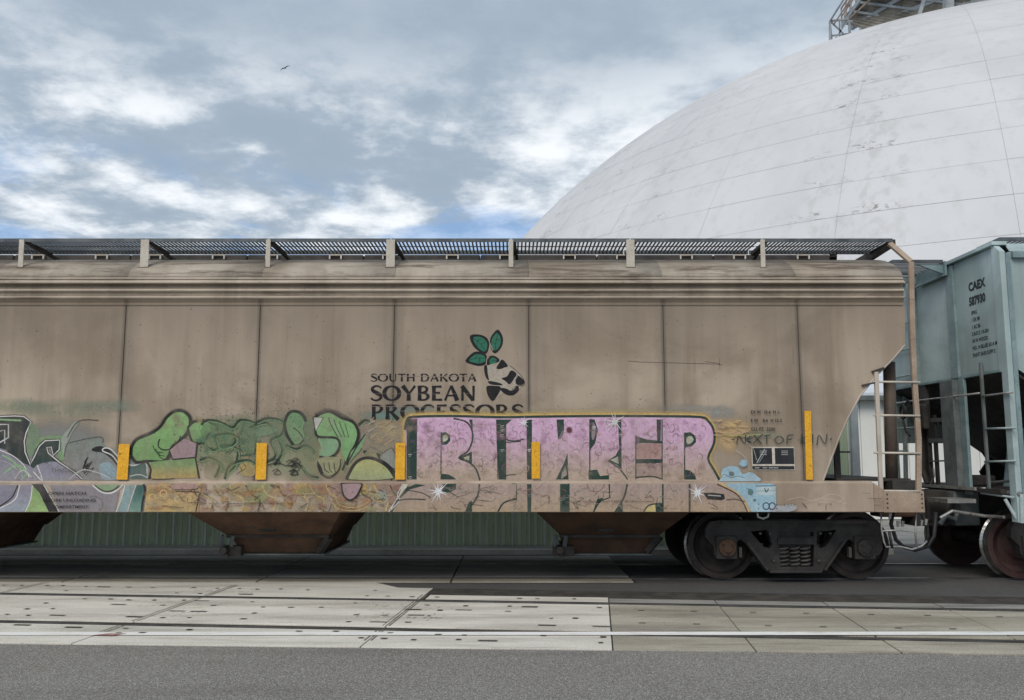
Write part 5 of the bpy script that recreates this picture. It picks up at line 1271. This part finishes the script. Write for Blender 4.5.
D_(c6([(222, 252), (226, 358), (176, 358), (206, 296)])); F_(c6([(200, 330), (214, 300), (220, 340), (196, 356)]), (.35, .3, .26), smooth=0)
D_(c6([(310, 116), (330, 118), (344, 160), (332, 214), (312, 240)])); L_(c6([(311, 118), (311, 356)]), .9, DG_, .95, 0); D_(c6([(306, 322), (340, 318), (352, 344), (388, 340), (388, 358), (306, 358)]))
F_(c6([(322, 130), (334, 150), (328, 196), (318, 190)]), (.30, .24, .28), smooth=3)
D_(c6([(424, 118), (437, 118), (438, 318), (420, 300), (382, 282), (414, 262), (428, 236)])); F_(c6([(392, 280), (424, 266), (426, 296)]), (.42, .40, .33), smooth=0)
L_(c6([(384, 282), (424, 310), (450, 340), (462, 358)]), 1.1, DG_)
D_(c6([(578, 118), (596, 118), (594, 202), (580, 206)])); D_(c6([(494, 184), (540, 198), (600, 204), (600, 214), (520, 212), (494, 214)])); D_(c6([(494, 276), (600, 276), (600, 292), (494, 294)])); L_(c6([(495, 182), (495, 356)]), .9, DG_, .95, 0)
F_(c6([(498, 214), (596, 214), (596, 274), (498, 274)]), (.46, .28, .25), smooth=0, a=.85); F_(c6([(498, 296), (596, 294), (596, 346), (498, 348)]), (.42, .31, .27), smooth=0, a=.8)
L_(c6([(600, 118), (600, 358)]), 1.0, DG_, .95, 0); L_(c6([(494, 350), (560, 346), (600, 356)]), 1.2, DG_, .9)
D_(c6([(688, 172), (712, 168), (734, 184), (736, 208), (718, 226), (692, 230)])); F_(c6([(698, 190), (716, 184), (726, 198), (716, 212), (700, 214)]), (.50, .52, .40), smooth=3)
L_(c6([(690, 170), (690, 356)]), 1.0, DG_, .95, 0); D_(c6([(690, 318), (712, 322), (732, 340), (736, 358), (690, 358)]))
L_(top[1:] , 2.0, DG_, .97, 3)
# fill scribbles, bubbles and flakes
for _ in range(110):
    x = random.uniform(410, 706); y = random.uniform(420, 478); c_ = random.choice([(.62, .40, .56), (.42, .22, .38), (.40, .25, .25), (.55, .38, .30)]) if y < 452 else random.choice([(.46, .36, .28), (.34, .24, .22), (.5, .38, .26)])
    g.blob(x, y, random.uniform(2, 7), random.uniform(2, 6), c_, random.uniform(.15, .4), 12, .8)
for _ in range(230):
    x = random.uniform(414, 704); y = random.uniform(422, 474); r_ = random.uniform(1.5, 4.5); a0 = random.uniform(0, 6)
    L_([(x + r_ * math.cos(a0 + t * .6), y + r_ * math.sin(a0 + t * .6)) for t in range(6)], random.uniform(.35, .7), random.choice([(.38, .16, .30), (.25, .13, .14), (.60, .44, .34), DG_]), .5, 0)
for (x0_, x1_) in ((450, 474), (552, 620), (626, 700)): g.dots((x0_, 420, x1_, 458), 130, (.2, .55), (.20, .07, .16), .8)
for (x, y) in ((480, 408), (488, 436), (490, 446), (484, 462), (476, 466)): pass
for _ in range(26):
    x, y = random.choice([(483, 461), (545, 490), (622, 488), (430, 491), (675, 488)]); g.blob(x + random.uniform(-7, 7), y + random.uniform(-6, 5), random.uniform(.5, 1.3), random.uniform(.5, 1.2), (.72, .68, .58), .9, 8, .5)
for _ in range(14):   # little white ticks on the dark edges
    x = random.choice([410, 502, 529, 594, 620, 664]); y = random.uniform(422, 478); L_([(x - 1.5, y), (x + 2, y - .5)], .6, WH, .7, 0); L_([(x - 1, y + 1.6), (x + 1.5, y + 1.3)], .4, WH, .6, 0)
for _ in range(12):
    x, y = random.uniform(476, 496), random.uniform(424, 440); L_([(x, y), (x + 5, y), (x + 5, y + 5)], .5, (.38, .2, .25), .7, 0)
# sill half of the letters
F_([(392, 512), (398, 498), (406, 488), (420, 484)] + c6([(830, 370), (850, 390), (900, 420), (950, 500)]), (.46, .35, .31), (.50, .37, .25), .8, smooth=0)
F_(c5([(532, 500), (556, 452), (588, 420), (610, 376), (588, 376), (572, 420), (520, 500)]), (.62, .58, .48), smooth=0)
F_(c5([(540, 500), (574, 436), (616, 398), (680, 380), (640, 376), (600, 392), (560, 446), (528, 500)]), DG_, a=.95, smooth=0)
L_(c5([(588, 376), (566, 420), (576, 440), (540, 480)]), .9, WH, .8); L_(c5([(560, 444), (610, 436), (680, 438)]), 1.1, DG_, .95); L_(c5([(600, 400), (660, 410), (700, 430)]), .8, DG_, .8)
D_(c5([(744, 376), (802, 374), (800, 396), (776, 410), (746, 412)])); 
F_(c5([(820, 500), (856, 456), (884, 420), (892, 376), (866, 376), (864, 500)]), DG_, a=.0, smooth=0)
L_(c5([(894, 376), (888, 420), (862, 462), (826, 500)]), 1.4, DG_, .95); D_(c5([(850, 450), (864, 440), (864, 500), (832, 500)]))
L_(c5([(966, 490), (990, 452), (1030, 438), (1044, 436)]), 1.4, DG_, .9); L_(c5([(900, 440), (940, 446), (960, 430)]), .8, (.35, .3, .25), .7)
L_(c6([(0, 374), (18, 374), (18, 434), (0, 436)]), .8, DG_, .85, 0)
D_(c6([(60, 376), (78, 376), (76, 500), (62, 500)])); D_(c6([(192, 376), (230, 374), (230, 500), (192, 500)])); L_(c6([(182, 376), (182, 500)]), .9, (.50, .42, .25), .9, 0)
L_(c6([(388, 376), (390, 430), (350, 444), (318, 500)]), 1.2, DG_, .9, 0); D_(c6([(340, 436), (366, 430), (344, 460), (322, 490)])); L_(c6([(300, 376), (312, 402), (350, 404), (370, 376)]), .9, (.30, .18, .16), .8)
L_(c6([(460, 376), (450, 420), (430, 460), (404, 500)]), 1.5, DG_, .9); D_(c6([(440, 446), (444, 500), (412, 500)]))
F_(c6([(520, 500), (544, 466), (572, 458), (572, 500)]), (.55, .45, .2), smooth=0); D_(c6([(572, 456), (604, 450), (604, 500), (576, 500)])); L_(c6([(520, 496), (544, 462), (580, 454)]), 1.0, DG_, .9)
L_(c6([(602, 376), (602, 500)]), 1.3, DG_, .95, 0); L_(c6([(709, 376), (709, 500)]), 1.5, DG_, .95, 0)
for _ in range(110):
    x = random.uniform(430, 712); y = random.uniform(487, 508); L_([(x, y), (x + random.uniform(-8, 8), y + random.uniform(-4, 4)), (x + random.uniform(-4, 12), y + random.uniform(-6, 6))], random.uniform(.4, .8), random.choice([(.32, .18, .16), (.3, .3, .26), (.5, .42, .34), DG_]), .5, 4)
g.dots((420, 485.5, 712, 511), 160, (.2, .5), (.12, .09, .08), .7)
F_(c6([(764, 412), (800, 410), (846, 416), (850, 434), (836, 440), (780, 436)]), (.03, .03, .032), smooth=0)
L_(c6([(782, 420), (834, 424)]), .8, (.55, .52, .46), .85, 0)
q = c6([(824, 372), (850, 384), (900, 410), (930, 448), (952, 500)]); L_(q, 2.6, (.60, .40, .20), .95); L_([(x - 1.6, y + .9) for x, y in q], .9, BK, .8); L_(c6([(856, 440), (890, 436), (930, 446)]), .8, BK, .8)
# starbursts
def star(x, y, r_, n_=9):
    g.blob(x, y, r_ * .38, r_ * .38, (.78, .78, .78), .95, 12, .6)
    for k in range(n_):
        a_ = k * 6.283 / n_ + random.uniform(-.2, .2); q = r_ * random.uniform(.6, 1.15); g.line([(x, y), (x + q * .5 * math.cos(a_), y + q * .5 * math.sin(a_)), (x + q * math.cos(a_), y + q * math.sin(a_))], [r_ * .16, r_ * .09, .15], (.78, .78, .78), .9, soft=.3)
star(438.5, 491.5, 12, 11); star(614.5, 422, 10); star(697, 492.5, 11, 11); star(524, 423, 7)
# pale blue bubbles at the right end
def B_(pts, a=.93): F_(pts, LB, (.40, .55, .62), a)
B_(c6([(834, 352), (838, 320), (866, 304), (902, 310), (920, 336), (950, 328), (978, 344), (984, 366), (836, 366)])); g.blob(742.8, 463.3, 5, 4.6, LB, .9, 14, .35); g.blob(*c6([(876, 336)])[0], 3.4, 3.2, (.12, .18, .17), .8, 10, .5)
L_(c6([(834, 352), (846, 336), (872, 350), (900, 344), (930, 352)]), .6, (.15, .25, .32), .7)
F_(c6([(846, 376), (900, 372), (1040, 374), (1054, 386), (1054, 470), (1036, 500), (962, 500), (930, 440), (896, 404)]), LB, (.40, .56, .63), smooth=0); F_(c6([(1030, 470), (1120, 456), (1130, 480), (1040, 492)]), (.5, .52, .55), a=.7)
g.blob(*c6([(952, 408)])[0], 3.2, 4, (.10, .20, .20), .9, 10, .4); g.blob(*c6([(968, 440)])[0], 2, 1.8, (.10, .20, .20), .9, 10, .4)
F_(c6([(976, 388), (1050, 386), (1050, 420), (976, 420)]), (.50, .60, .62), smooth=0); L_(c6([(976, 404), (1050, 402)]), .6, (.3, .45, .5), .9, 0); L_(c6([(974, 384), (1054, 382)]), .7, (.15, .22, .28), .8, 0); L_(c6([(1008, 392), (1014, 408), (1024, 394)]), .7, DG_, .9)
for k in (0, 1): 
    cx_, cy_ = 765.5 + k * 6, 506; L_([(cx_ + 3.2 * math.cos(t * .52), cy_ + 3.4 * math.sin(t * .52)) for t in range(13)], .9, (.03, .05, .10), .95, 0)
for (x, y) in ((758, 504), (758, 508.5), (776, 504.5), (776, 508.5)): g.blob(x, y, .8, .8, (.03, .05, .1), .9, 8, .4)
for (x, y) in ((742, 440), (735, 450)): L_([(x, y), (x + 10, y + 8), (x + 14, y + 20)], .7, (.6, .58, .5), .5)
for _ in range(26):
    x, y = random.uniform(712, 745), random.uniform(420, 436); L_([(x, y), (x + random.uniform(4, 12), y + random.uniform(-2, 2))], .9, random.choice([(.62, .44, .22), (.5, .36, .22)]), .8, 0)
L_([(722, 433), (730, 436), (760, 434.5)], .8, (.4, .4, .14), .8); L_([(744, 448), (757, 448), (759, 452), (768, 452)], .4, BK, .3, 0)
g.build('graffiti_piece', 'paint', car, label='large pink and dark green block-letter graffiti with white starbursts and blue bubbles')
# splashes of dark flaking spots and runs over the sheets
sp2 = Paint(); 
for (bx_, n_) in (((60, 395, 240, 430), 90), ((190, 380, 360, 412), 130), ((520, 395, 720, 420), 70), ((555, 320, 800, 400), 40), ((10, 310, 500, 400), 50)):
    sp2.dots(bx_, n_, (.2, .6), (.07, .06, .05), .7)
for _ in range(16):
    x = random.uniform(0, 840); y = random.uniform(310, 420); sp2.line([(x, y), (x + .2, y + random.uniform(6, 22))], .5, random.choice([(.55, .5, .43), (.12, .1, .08)]), .4)
sp2.line([(628, 361), (640, 362), (660, 362.5), (676, 363), (716, 364), (722, 365)], .6, (.06, .05, .045), .7)
sp2.line([(705, 361.5), (720, 363.5)], .5, (.06, .05, .045), .7)
tag(sp2.build('paint_fleck', 'letter', car, base=.0012), kind='stuff')

# ================================================================== PALE BLUE-GREEN HOPPER CAR
XE2 = onY(1010, 400, SIDEY).x
car2 = empty('hopper_car', (XE2 + 3, 0, 0))
tag(car2, 'pale blue-green hopper rail car at the right edge marked CAEX 587930', 'rail car')
def EX(u, v, d=0): q = onX(u, v, XE2); return Vector((XE2 - d, q.y, q.z))
zt2 = EX(1003, 240).z; zb2 = EX(984, 372).z
def YE(u, v=400): return EX(u, v).y
y03, y62, y55, y22, y17 = YE(1003), YE(962), YE(955), YE(922), YE(917)
def epan(ya, yb, z0, z1, m, x0=0, x1=.02, name='end_panel', bev=.004): return MB().box((XE2 + x0, ya, z0), (XE2 + x1, yb, z1)).build(name, m, car2, bevel=bev)
epan(-1.5, y62 - .01, zb2, zt2 - .03, 'blue'); epan(y55 + .01, y22 - .01, zb2, zt2 - .03, 'blue'); epan(y17 + .01, 1.58, zb2, zt2 - .03, 'blue')
MB().box((XE2 + .022, -1.55, zb2 + .01), (XE2 + .03, 1.55, zt2 - .06)).build('end_panel', 'bluepost', car2)
epan(y62 - .008, y55 + .008, zb2 - .02, zt2 - .04, 'bluepost', -.03, .018, 'end_post')
epan(YE(966), YE(960.4), 1.02, zb2 - .03, 'bluepost', -.02, .018, 'end_post')
epan(y22 - .008, y17 + .008, zb2 - .02, zt2 - .04, 'bluepost', -.07, .018, 'end_post')
MB().box((XE2 - .06, -1.56, zt2 - .026), (XE2 + .12, 1.6, zt2 + .02)).build('eave_flange', 'blue', car2, bevel=.004)
MB().box((XE2 - .02, -1.49, zb2 - .035), (XE2 + .05, 1.57, zb2 - .003)).build('bottom_flange', 'bluepost', car2, bevel=.004)
zc2 = zv(252, SIDEY)
# corner post with its clipped top
MB().prism([[(SIDEY - .05, .75), (SIDEY - .05, zc2), (SIDEY + .10, zt2), (SIDEY + .12, zt2), (SIDEY + .12, zb2 - .04), (SIDEY + .08, zb2 - .04), (SIDEY + .08, .75)]], lambda y, z: (XE2 - .03, y, z), lambda y, z: (XE2 + .035, y, z)).build('corner_post', 'blue', car2, bevel=.004)
MB().box((XE2 + .038, SIDEY - .052, .75), (XE2 + .09, SIDEY - .01, zc2 - .02)).build('corner_post', 'bluepost', car2)
MB().prism([[(1.6, .75), (1.6, zc2), (1.5, zt2), (1.47, zt2), (1.47, .75)]], lambda y, z: (XE2 - .03, y, z), lambda y, z: (XE2 + .05, y, z)).build('corner_post', 'blue', car2)
# sides, roof, far body
XF = XE2 + 11
for i in range(7):
    x0, x1 = XE2 + .095 + i * 1.55, XE2 + .095 + (i + 1) * 1.55
    MB().box((x0 + .004, SIDEY, .98), (x1 - .05, SIDEY + .015, zc2)).build('side_panel', 'blue', car2) if i else MB().prism([[(x0, zb2), (x0, zc2), (x1 - .05, zc2), (x1 - .05, 1.5)]], lambda x, z: (x, SIDEY, z), lambda x, z: (x, SIDEY + .015, z)).build('side_panel', 'blue', car2)
    MB().box((x1 - .045, SIDEY - .045, 1.0), (x1 - .001, SIDEY + .02, zc2 - .03)).build('side_post', 'bluepost', car2)
    MB().box((x0 + .004, -SIDEY - .015, 1.7 if i == 0 else .98), (x1 - .01, -SIDEY, zc2)).build('side_panel', 'blue', car2)
MB().box((XE2 + .13, SIDEY - .06, zc2 - .08), (XF, SIDEY + .04, zc2 + .0)).build('top_chord', 'bluepost', car2, bevel=.005)
prf = [(SIDEY, zc2 + .004), (SIDEY + .10, zt2 - .002), (-SIDEY - .10, zt2 - .002), (-SIDEY, zc2 + .004)]
MB().extr_x([(y, z + .002) for y, z in prf], XE2 + .121, XF, 4).build('roof_sheet', 'blue', car2, solid=.01)
def gr2(x0, x1, y0, y1, z, alongx=False):
    bb = MB(); bb.box((x0, y0, z - .01), (x1, y0 + .02, z + .035)); bb.box((x0, y1 - .02, z - .01), (x1, y1, z + .035)); bb.box((x0, y0 + .021, z - .01), (x0 + .02, y1 - .021, z + .035))
    k = x0 + .05
    if alongx:
        k = y0 + .06
        while k < y1 - .03: bb.box((x0 + .021, k, z), (x1, k + .022, z + .012)); k += .085
    else:
        while k < x1 - .03: bb.box((k, y0 + .021, z), (k + .022, y1 - .021, z + .012)); k += .06
    return tag(bb.build('roofwalk', 'grate', car2), kind='stuff')
gr2(XE2 + .12, XF, -1.42, -.9, zt2 + .07)
ya, yb = YE(958), YE(928)
zp = onX(935, 255, XE2).z
gr2(XE2 - .75, XE2 - .08, ya, yb, zt2 + .02, True)
MB().box((XE2 - .079, ya - .03, zt2 - .16), (XE2 - .05, yb + .03, zt2 + .03)).build('platform_frame', 'bluepost', car2)
for y in (ya + .02, yb - .02): MB().hexa([(XE2 - .1, y, zt2 - .12), (XE2 - .07, y, zt2 - .12), (XE2 - .07, y + .03, zt2 - .12), (XE2 - .1, y + .03, zt2 - .12)], [(XE2 - .42, y, zt2 + .0), (XE2 - .07, y, zt2 + .0), (XE2 - .07, y + .03, zt2 + .0), (XE2 - .42, y + .03, zt2 + .0)]).build('platform_bracket', 'bluepost', car2)
# slope sheet under the end, running down into the car
p = onY(900, 383, 1.6); q = onY(976, 436, 1.6); dz = (q.z - p.z) / (q.x - p.x)
xs, xe_ = XE2 + .06, XE2 + 2.3
def zsl(x): return zb2 - .01 + (x - xs) * dz
MB().hexa([(xs, -1.57, zsl(xs) - .03), (xe_, -1.57, zsl(xe_) - .03), (xe_, 1.57, zsl(xe_) - .03), (xs, 1.57, zsl(xs) - .03)], [(xs, -1.57, zsl(xs)), (xe_, -1.57, zsl(xe_)), (xe_, 1.57, zsl(xe_)), (xs, 1.57, zsl(xs))]).build('slope_sheet', 'dark', car2)
xg = onY(979, 450, 1.5).x
zfl = EX(985, 488).z
gus = [(xg + .0, zfl), (xg - .06, zfl + .16), (xg + .06, zfl + .32), (xg + .07, zsl(xg) - .2), (xg - .02, zsl(xg) - .05), (xe_, zsl(xe_) - .04), (xe_, zfl)]
MB().prism([gus], lambda x, z: (x, 1.40, z), lambda x, z: (x, 1.43, z)).build('gusset', 'dark', car2)
for x in (XE2 + .95,): MB().prism([[(-.9, zfl), (-.9, zsl(x) - .04), (.95, zsl(x) - .04), (.95, zfl)]], lambda y, z: (x, y, z), lambda y, z: (x + .03, y, z)).build('gusset', 'greyiron', car2) if x > XE2 + 1.2 else None
MB().prism([[(XE2 + .6, zfl), (XE2 + .75, zsl(XE2 + .75) - .04), (XE2 + 1.1, zsl(XE2 + 1.1) - .04), (XE2 + 1.1, zfl)]], lambda x, z: (x, -.3, z), lambda x, z: (x, -.27, z)).build('gusset', 'bluepost', car2)
# end platform, posts and fittings
MB().box((XE2 - .10, -1.45, zfl - .05), (XE2 + 2.4, 1.5, zfl)).build('end_platform', 'dark', car2)
MB().box((XE2 - .13, YE(985, 487), zfl - .03), (XE2 - .104, YE(925, 485), zfl + .008)).build('platform_edge', 'steel', car2)
MB().box((XE2 - .09, YE(960), zfl + .003), (XE2 + .0, YE(947), zb2 - .04)).build('end_post', 'greyiron', car2, bevel=.005)
MB().box((XE2 - .02, YE(926.5), zfl + .003), (XE2 + .04, YE(921), zb2 - .04)).build('end_post', 'dark', car2)
MB().box((XE2 - .01, YE(934), zfl + .003), (XE2 + .02, YE(931.5), zfl + .95)).build('brake_rod', 'dark', car2)
for v in (420, 440.5, 461): MB().bar(EX(921, v + .6), EX(949, v - .4), .03, .055 if v < 450 else .02).build('cross_brace', 'greyiron', car2)
MB().tube([EX(906, 402.5, .08), EX(950, 397.5, .08), EX(986, 393.2, .08)], .012, 8).build('handrail', 'steel', car2, smooth=True)
MB().tube([EX(986, 396, .05), EX(1017, 392.3, .05)], .012, 8).build('handrail', 'steel', car2, smooth=True)
# brake housing and chain on the far part of the end
hb = MB().box((XE2 - .13, YE(931.5), EX(927, 430).z), (XE2 - .03, YE(922.5), EX(927, 404).z)).build('brake_housing', 'dark', car2, bevel=.03)
MB().lathe([(.10, 0), (.10, .03), (.085, .03), (.085, 0), (.10, 0)], (XE2 - .24, YE(918), EX(918, 412).z), 'x', 24).build('brake_wheel', 'dark', hb)
MB().tube([EX(915, 400, .1), EX(911, 408, .1), EX(910, 420, .1), EX(913, 432, .1), EX(917, 436, .1)], .015, 6).build('brake_chain', 'dark', car2)
MB().tube([EX(925, 430, .05), EX(926.5, 470, .05), EX(931, 484, .05)], .04, 8).build('brake_rod', 'dark', car2)
MB().tube([EX(934, 484, .05), EX(938, 476, .05), EX(937, 468, .05)], .012, 6).build('brake_rod', 'steel', car2)
# near ladder
zl0 = EX(990, 492).z
yl = YE(988, 430)
l_ = MB().box((XE2 - .05, yl - .02, zl0), (XE2 - .02, yl + .02, EX(986, 362).z)).build('ladder', 'greyiron', car2, bevel=.003)
for v in (428.5, 461.5): MB().tube([EX(988, v + .3, .04), EX(1019, v - .6, .04)], .0125, 8).build('rung', 'bluegrey', l_, smooth=True)
for v in (330, 352, 300): pass
MB().tube([EX(990, 488.5, .06), EX(985.5, 488.5, .06), EX(986, 493, .06), EX(1019, 497.5, .06)], .013, 8).build('sill_step', 'bluegrey', car2, smooth=True)
MB().tube([EX(991, 491, .0), EX(1020, 494, .0)], .03, 8).build('sill_step', 'greyiron', car2, smooth=True)
MB().tube([onY(1005, 499, -1.55), onY(1018, 521, -1.6)], .02, 8).build('step_brace', 'bluegrey', car2)
st2 = MB().bar(onY(1021, 494, -1.66), onY(1021.5, 523, -1.66), .04).build('step', 'bluegrey', car2)
MB().tube([onY(1021, 522, -1.66), onY(1050, 522, -1.66)], .014, 6).build('rung', 'bluegrey', st2)
MB().bar(onY(1048, 494, -1.66), onY(1049, 523, -1.66), .04).build('rung', 'bluegrey', st2)
MB().box((XE2 + .3, SIDEY - .02, zfl - .2), (XF, SIDEY + .08, zfl + .02)).build('side_sill', 'bluepost', car2)
# far-side end ladder
l3 = MB().box((XE2 - .05, 1.50, .9), (XE2 - .02, 1.54, zt2 - .1)).build('ladder', 'bluegrey', car2)
zq = 1.15
while zq < zt2 - .2:
    MB().tube([(XE2 - .05, 1.52, zq), (XE2 - .05, YE(919), zq)], .013, 6).build('rung', 'bluegrey', l3); zq += .38
# pipes and cylinders on the end platform
MB().tube([EX(1004, 482, -.5), EX(1004, 482, -1.1)], .13, 16).build('air_reservoir', 'dark', car2)
for (a, b_) in (((992, 470), (1016, 452)), ((995, 446), (1016, 460)), ((994, 476), (1018, 470)), ((970, 482), (1000, 480)), ((990, 448), (1016, 447)), ((960, 483), (1012, 479))):
    MB().tube([EX(*a, -.35), EX((a[0] + b_[0]) / 2, (a[1] + b_[1]) / 2 - 1, -.4), EX(*b_, -.35)], .018, 6).build('air_pipe', 'greyiron', car2)
MB().box((XE2 + .1, -.3, zfl + .003), (XE2 + .5, .1, zfl + .14)).build('valve_box', 'dark', car2, bevel=.02)
MB().hexa([(XE2 - .55, -.22, .60), (XE2 + 2, -.22, .60), (XE2 + 2, .22, .60), (XE2 - .55, .22, .60)], [(XE2 - .45, -.22, zfl - .053), (XE2 + 2, -.22, zfl - .053), (XE2 + 2, .22, zfl - .053), (XE2 - .45, .22, zfl - .053)]).build('centre_sill', 'dark', car2, bevel=.01)
MB().box((XE2 - .12, -.42, .62), (XE2 + .2, .42, zfl - .054)).build('striker', 'greyiron', car2, bevel=.02)
MB().box((XE2 - .45, -.9, .93), (XE2 - .1, -.4, .98)).build('uncoupling_bracket', 'steel', car2)
MB().tube([onY(940, 518, -.9), onY(952, 511, -.9), onY(985, 516, -.9), onY(1004, 517, -1.2)], .02, 8).build('uncoupling_lever', 'steel', car2)
MB().tube([onY(940, 524, -.8), onY(946, 516, -.8), onY(955, 519, -.8), onY(958, 512, -.8)], .028, 8).build('air_hose', 'greyiron', car2)
MB().box((XE2 - .16, .9, zfl - .16), (XE2 - .13, 1.12, zfl - .06)).build('data_tag', 'white', car2)
truck(car2, onY(1017.5, 545, -.755).x + .8275, True)
# lettering on the end panel
IK = (.03, .035, .04)
def endmap(x, y, off): return (XE2 - off, x, y)
def etext(s_, u, v, hpx, a=.9, k=1.0, bold=.03):
    p0 = EX(u, v); hz2 = hpx / (860 / ((p0.y - CAMY) * .99))
    cu = bpy.data.curves.new('t', 'FONT'); cu.body = s_; cu.size = 1; cu.offset = bold; cu.resolution_u = 3
    ob = bpy.data.objects.new('t', cu); COL.objects.link(ob); me = ob.to_mesh()
    V_ = [(p0.y - w_.co.x * hz2 / .7 * k, p0.z + w_.co.y * hz2 / .7) for w_ in me.vertices]; Fs = [tuple(p.vertices) for p in me.polygons]
    ob.to_mesh_clear(); bpy.data.objects.remove(ob); bpy.data.curves.remove(cu); pe = Paint(); pe.put(V_, Fs, [(*IK, a)] * len(V_)); pe.build('stencil_lettering', 'letter', car2, mapf=endmap, base=.003)
etext('CAEX', 969, 291.5, 8.2, .98, 1.0, .05); etext('587930', 969.5, 306, 8.2, .98, .86, .05)
for i, (s_, v) in enumerate((('SPRG', 315), ('1 EX 88', 322), ('1 AC 86', 329.2), ('2 8-312 1 8-354', 336), ('HI W WOOD', 343), ('NO. 14 BLUES 65 A M', 350), ('PAINT 5A30 SOFP 2', 357.2))): etext(s_, 971.5 + i * .3, v, 3.6, .95, .92, .03)
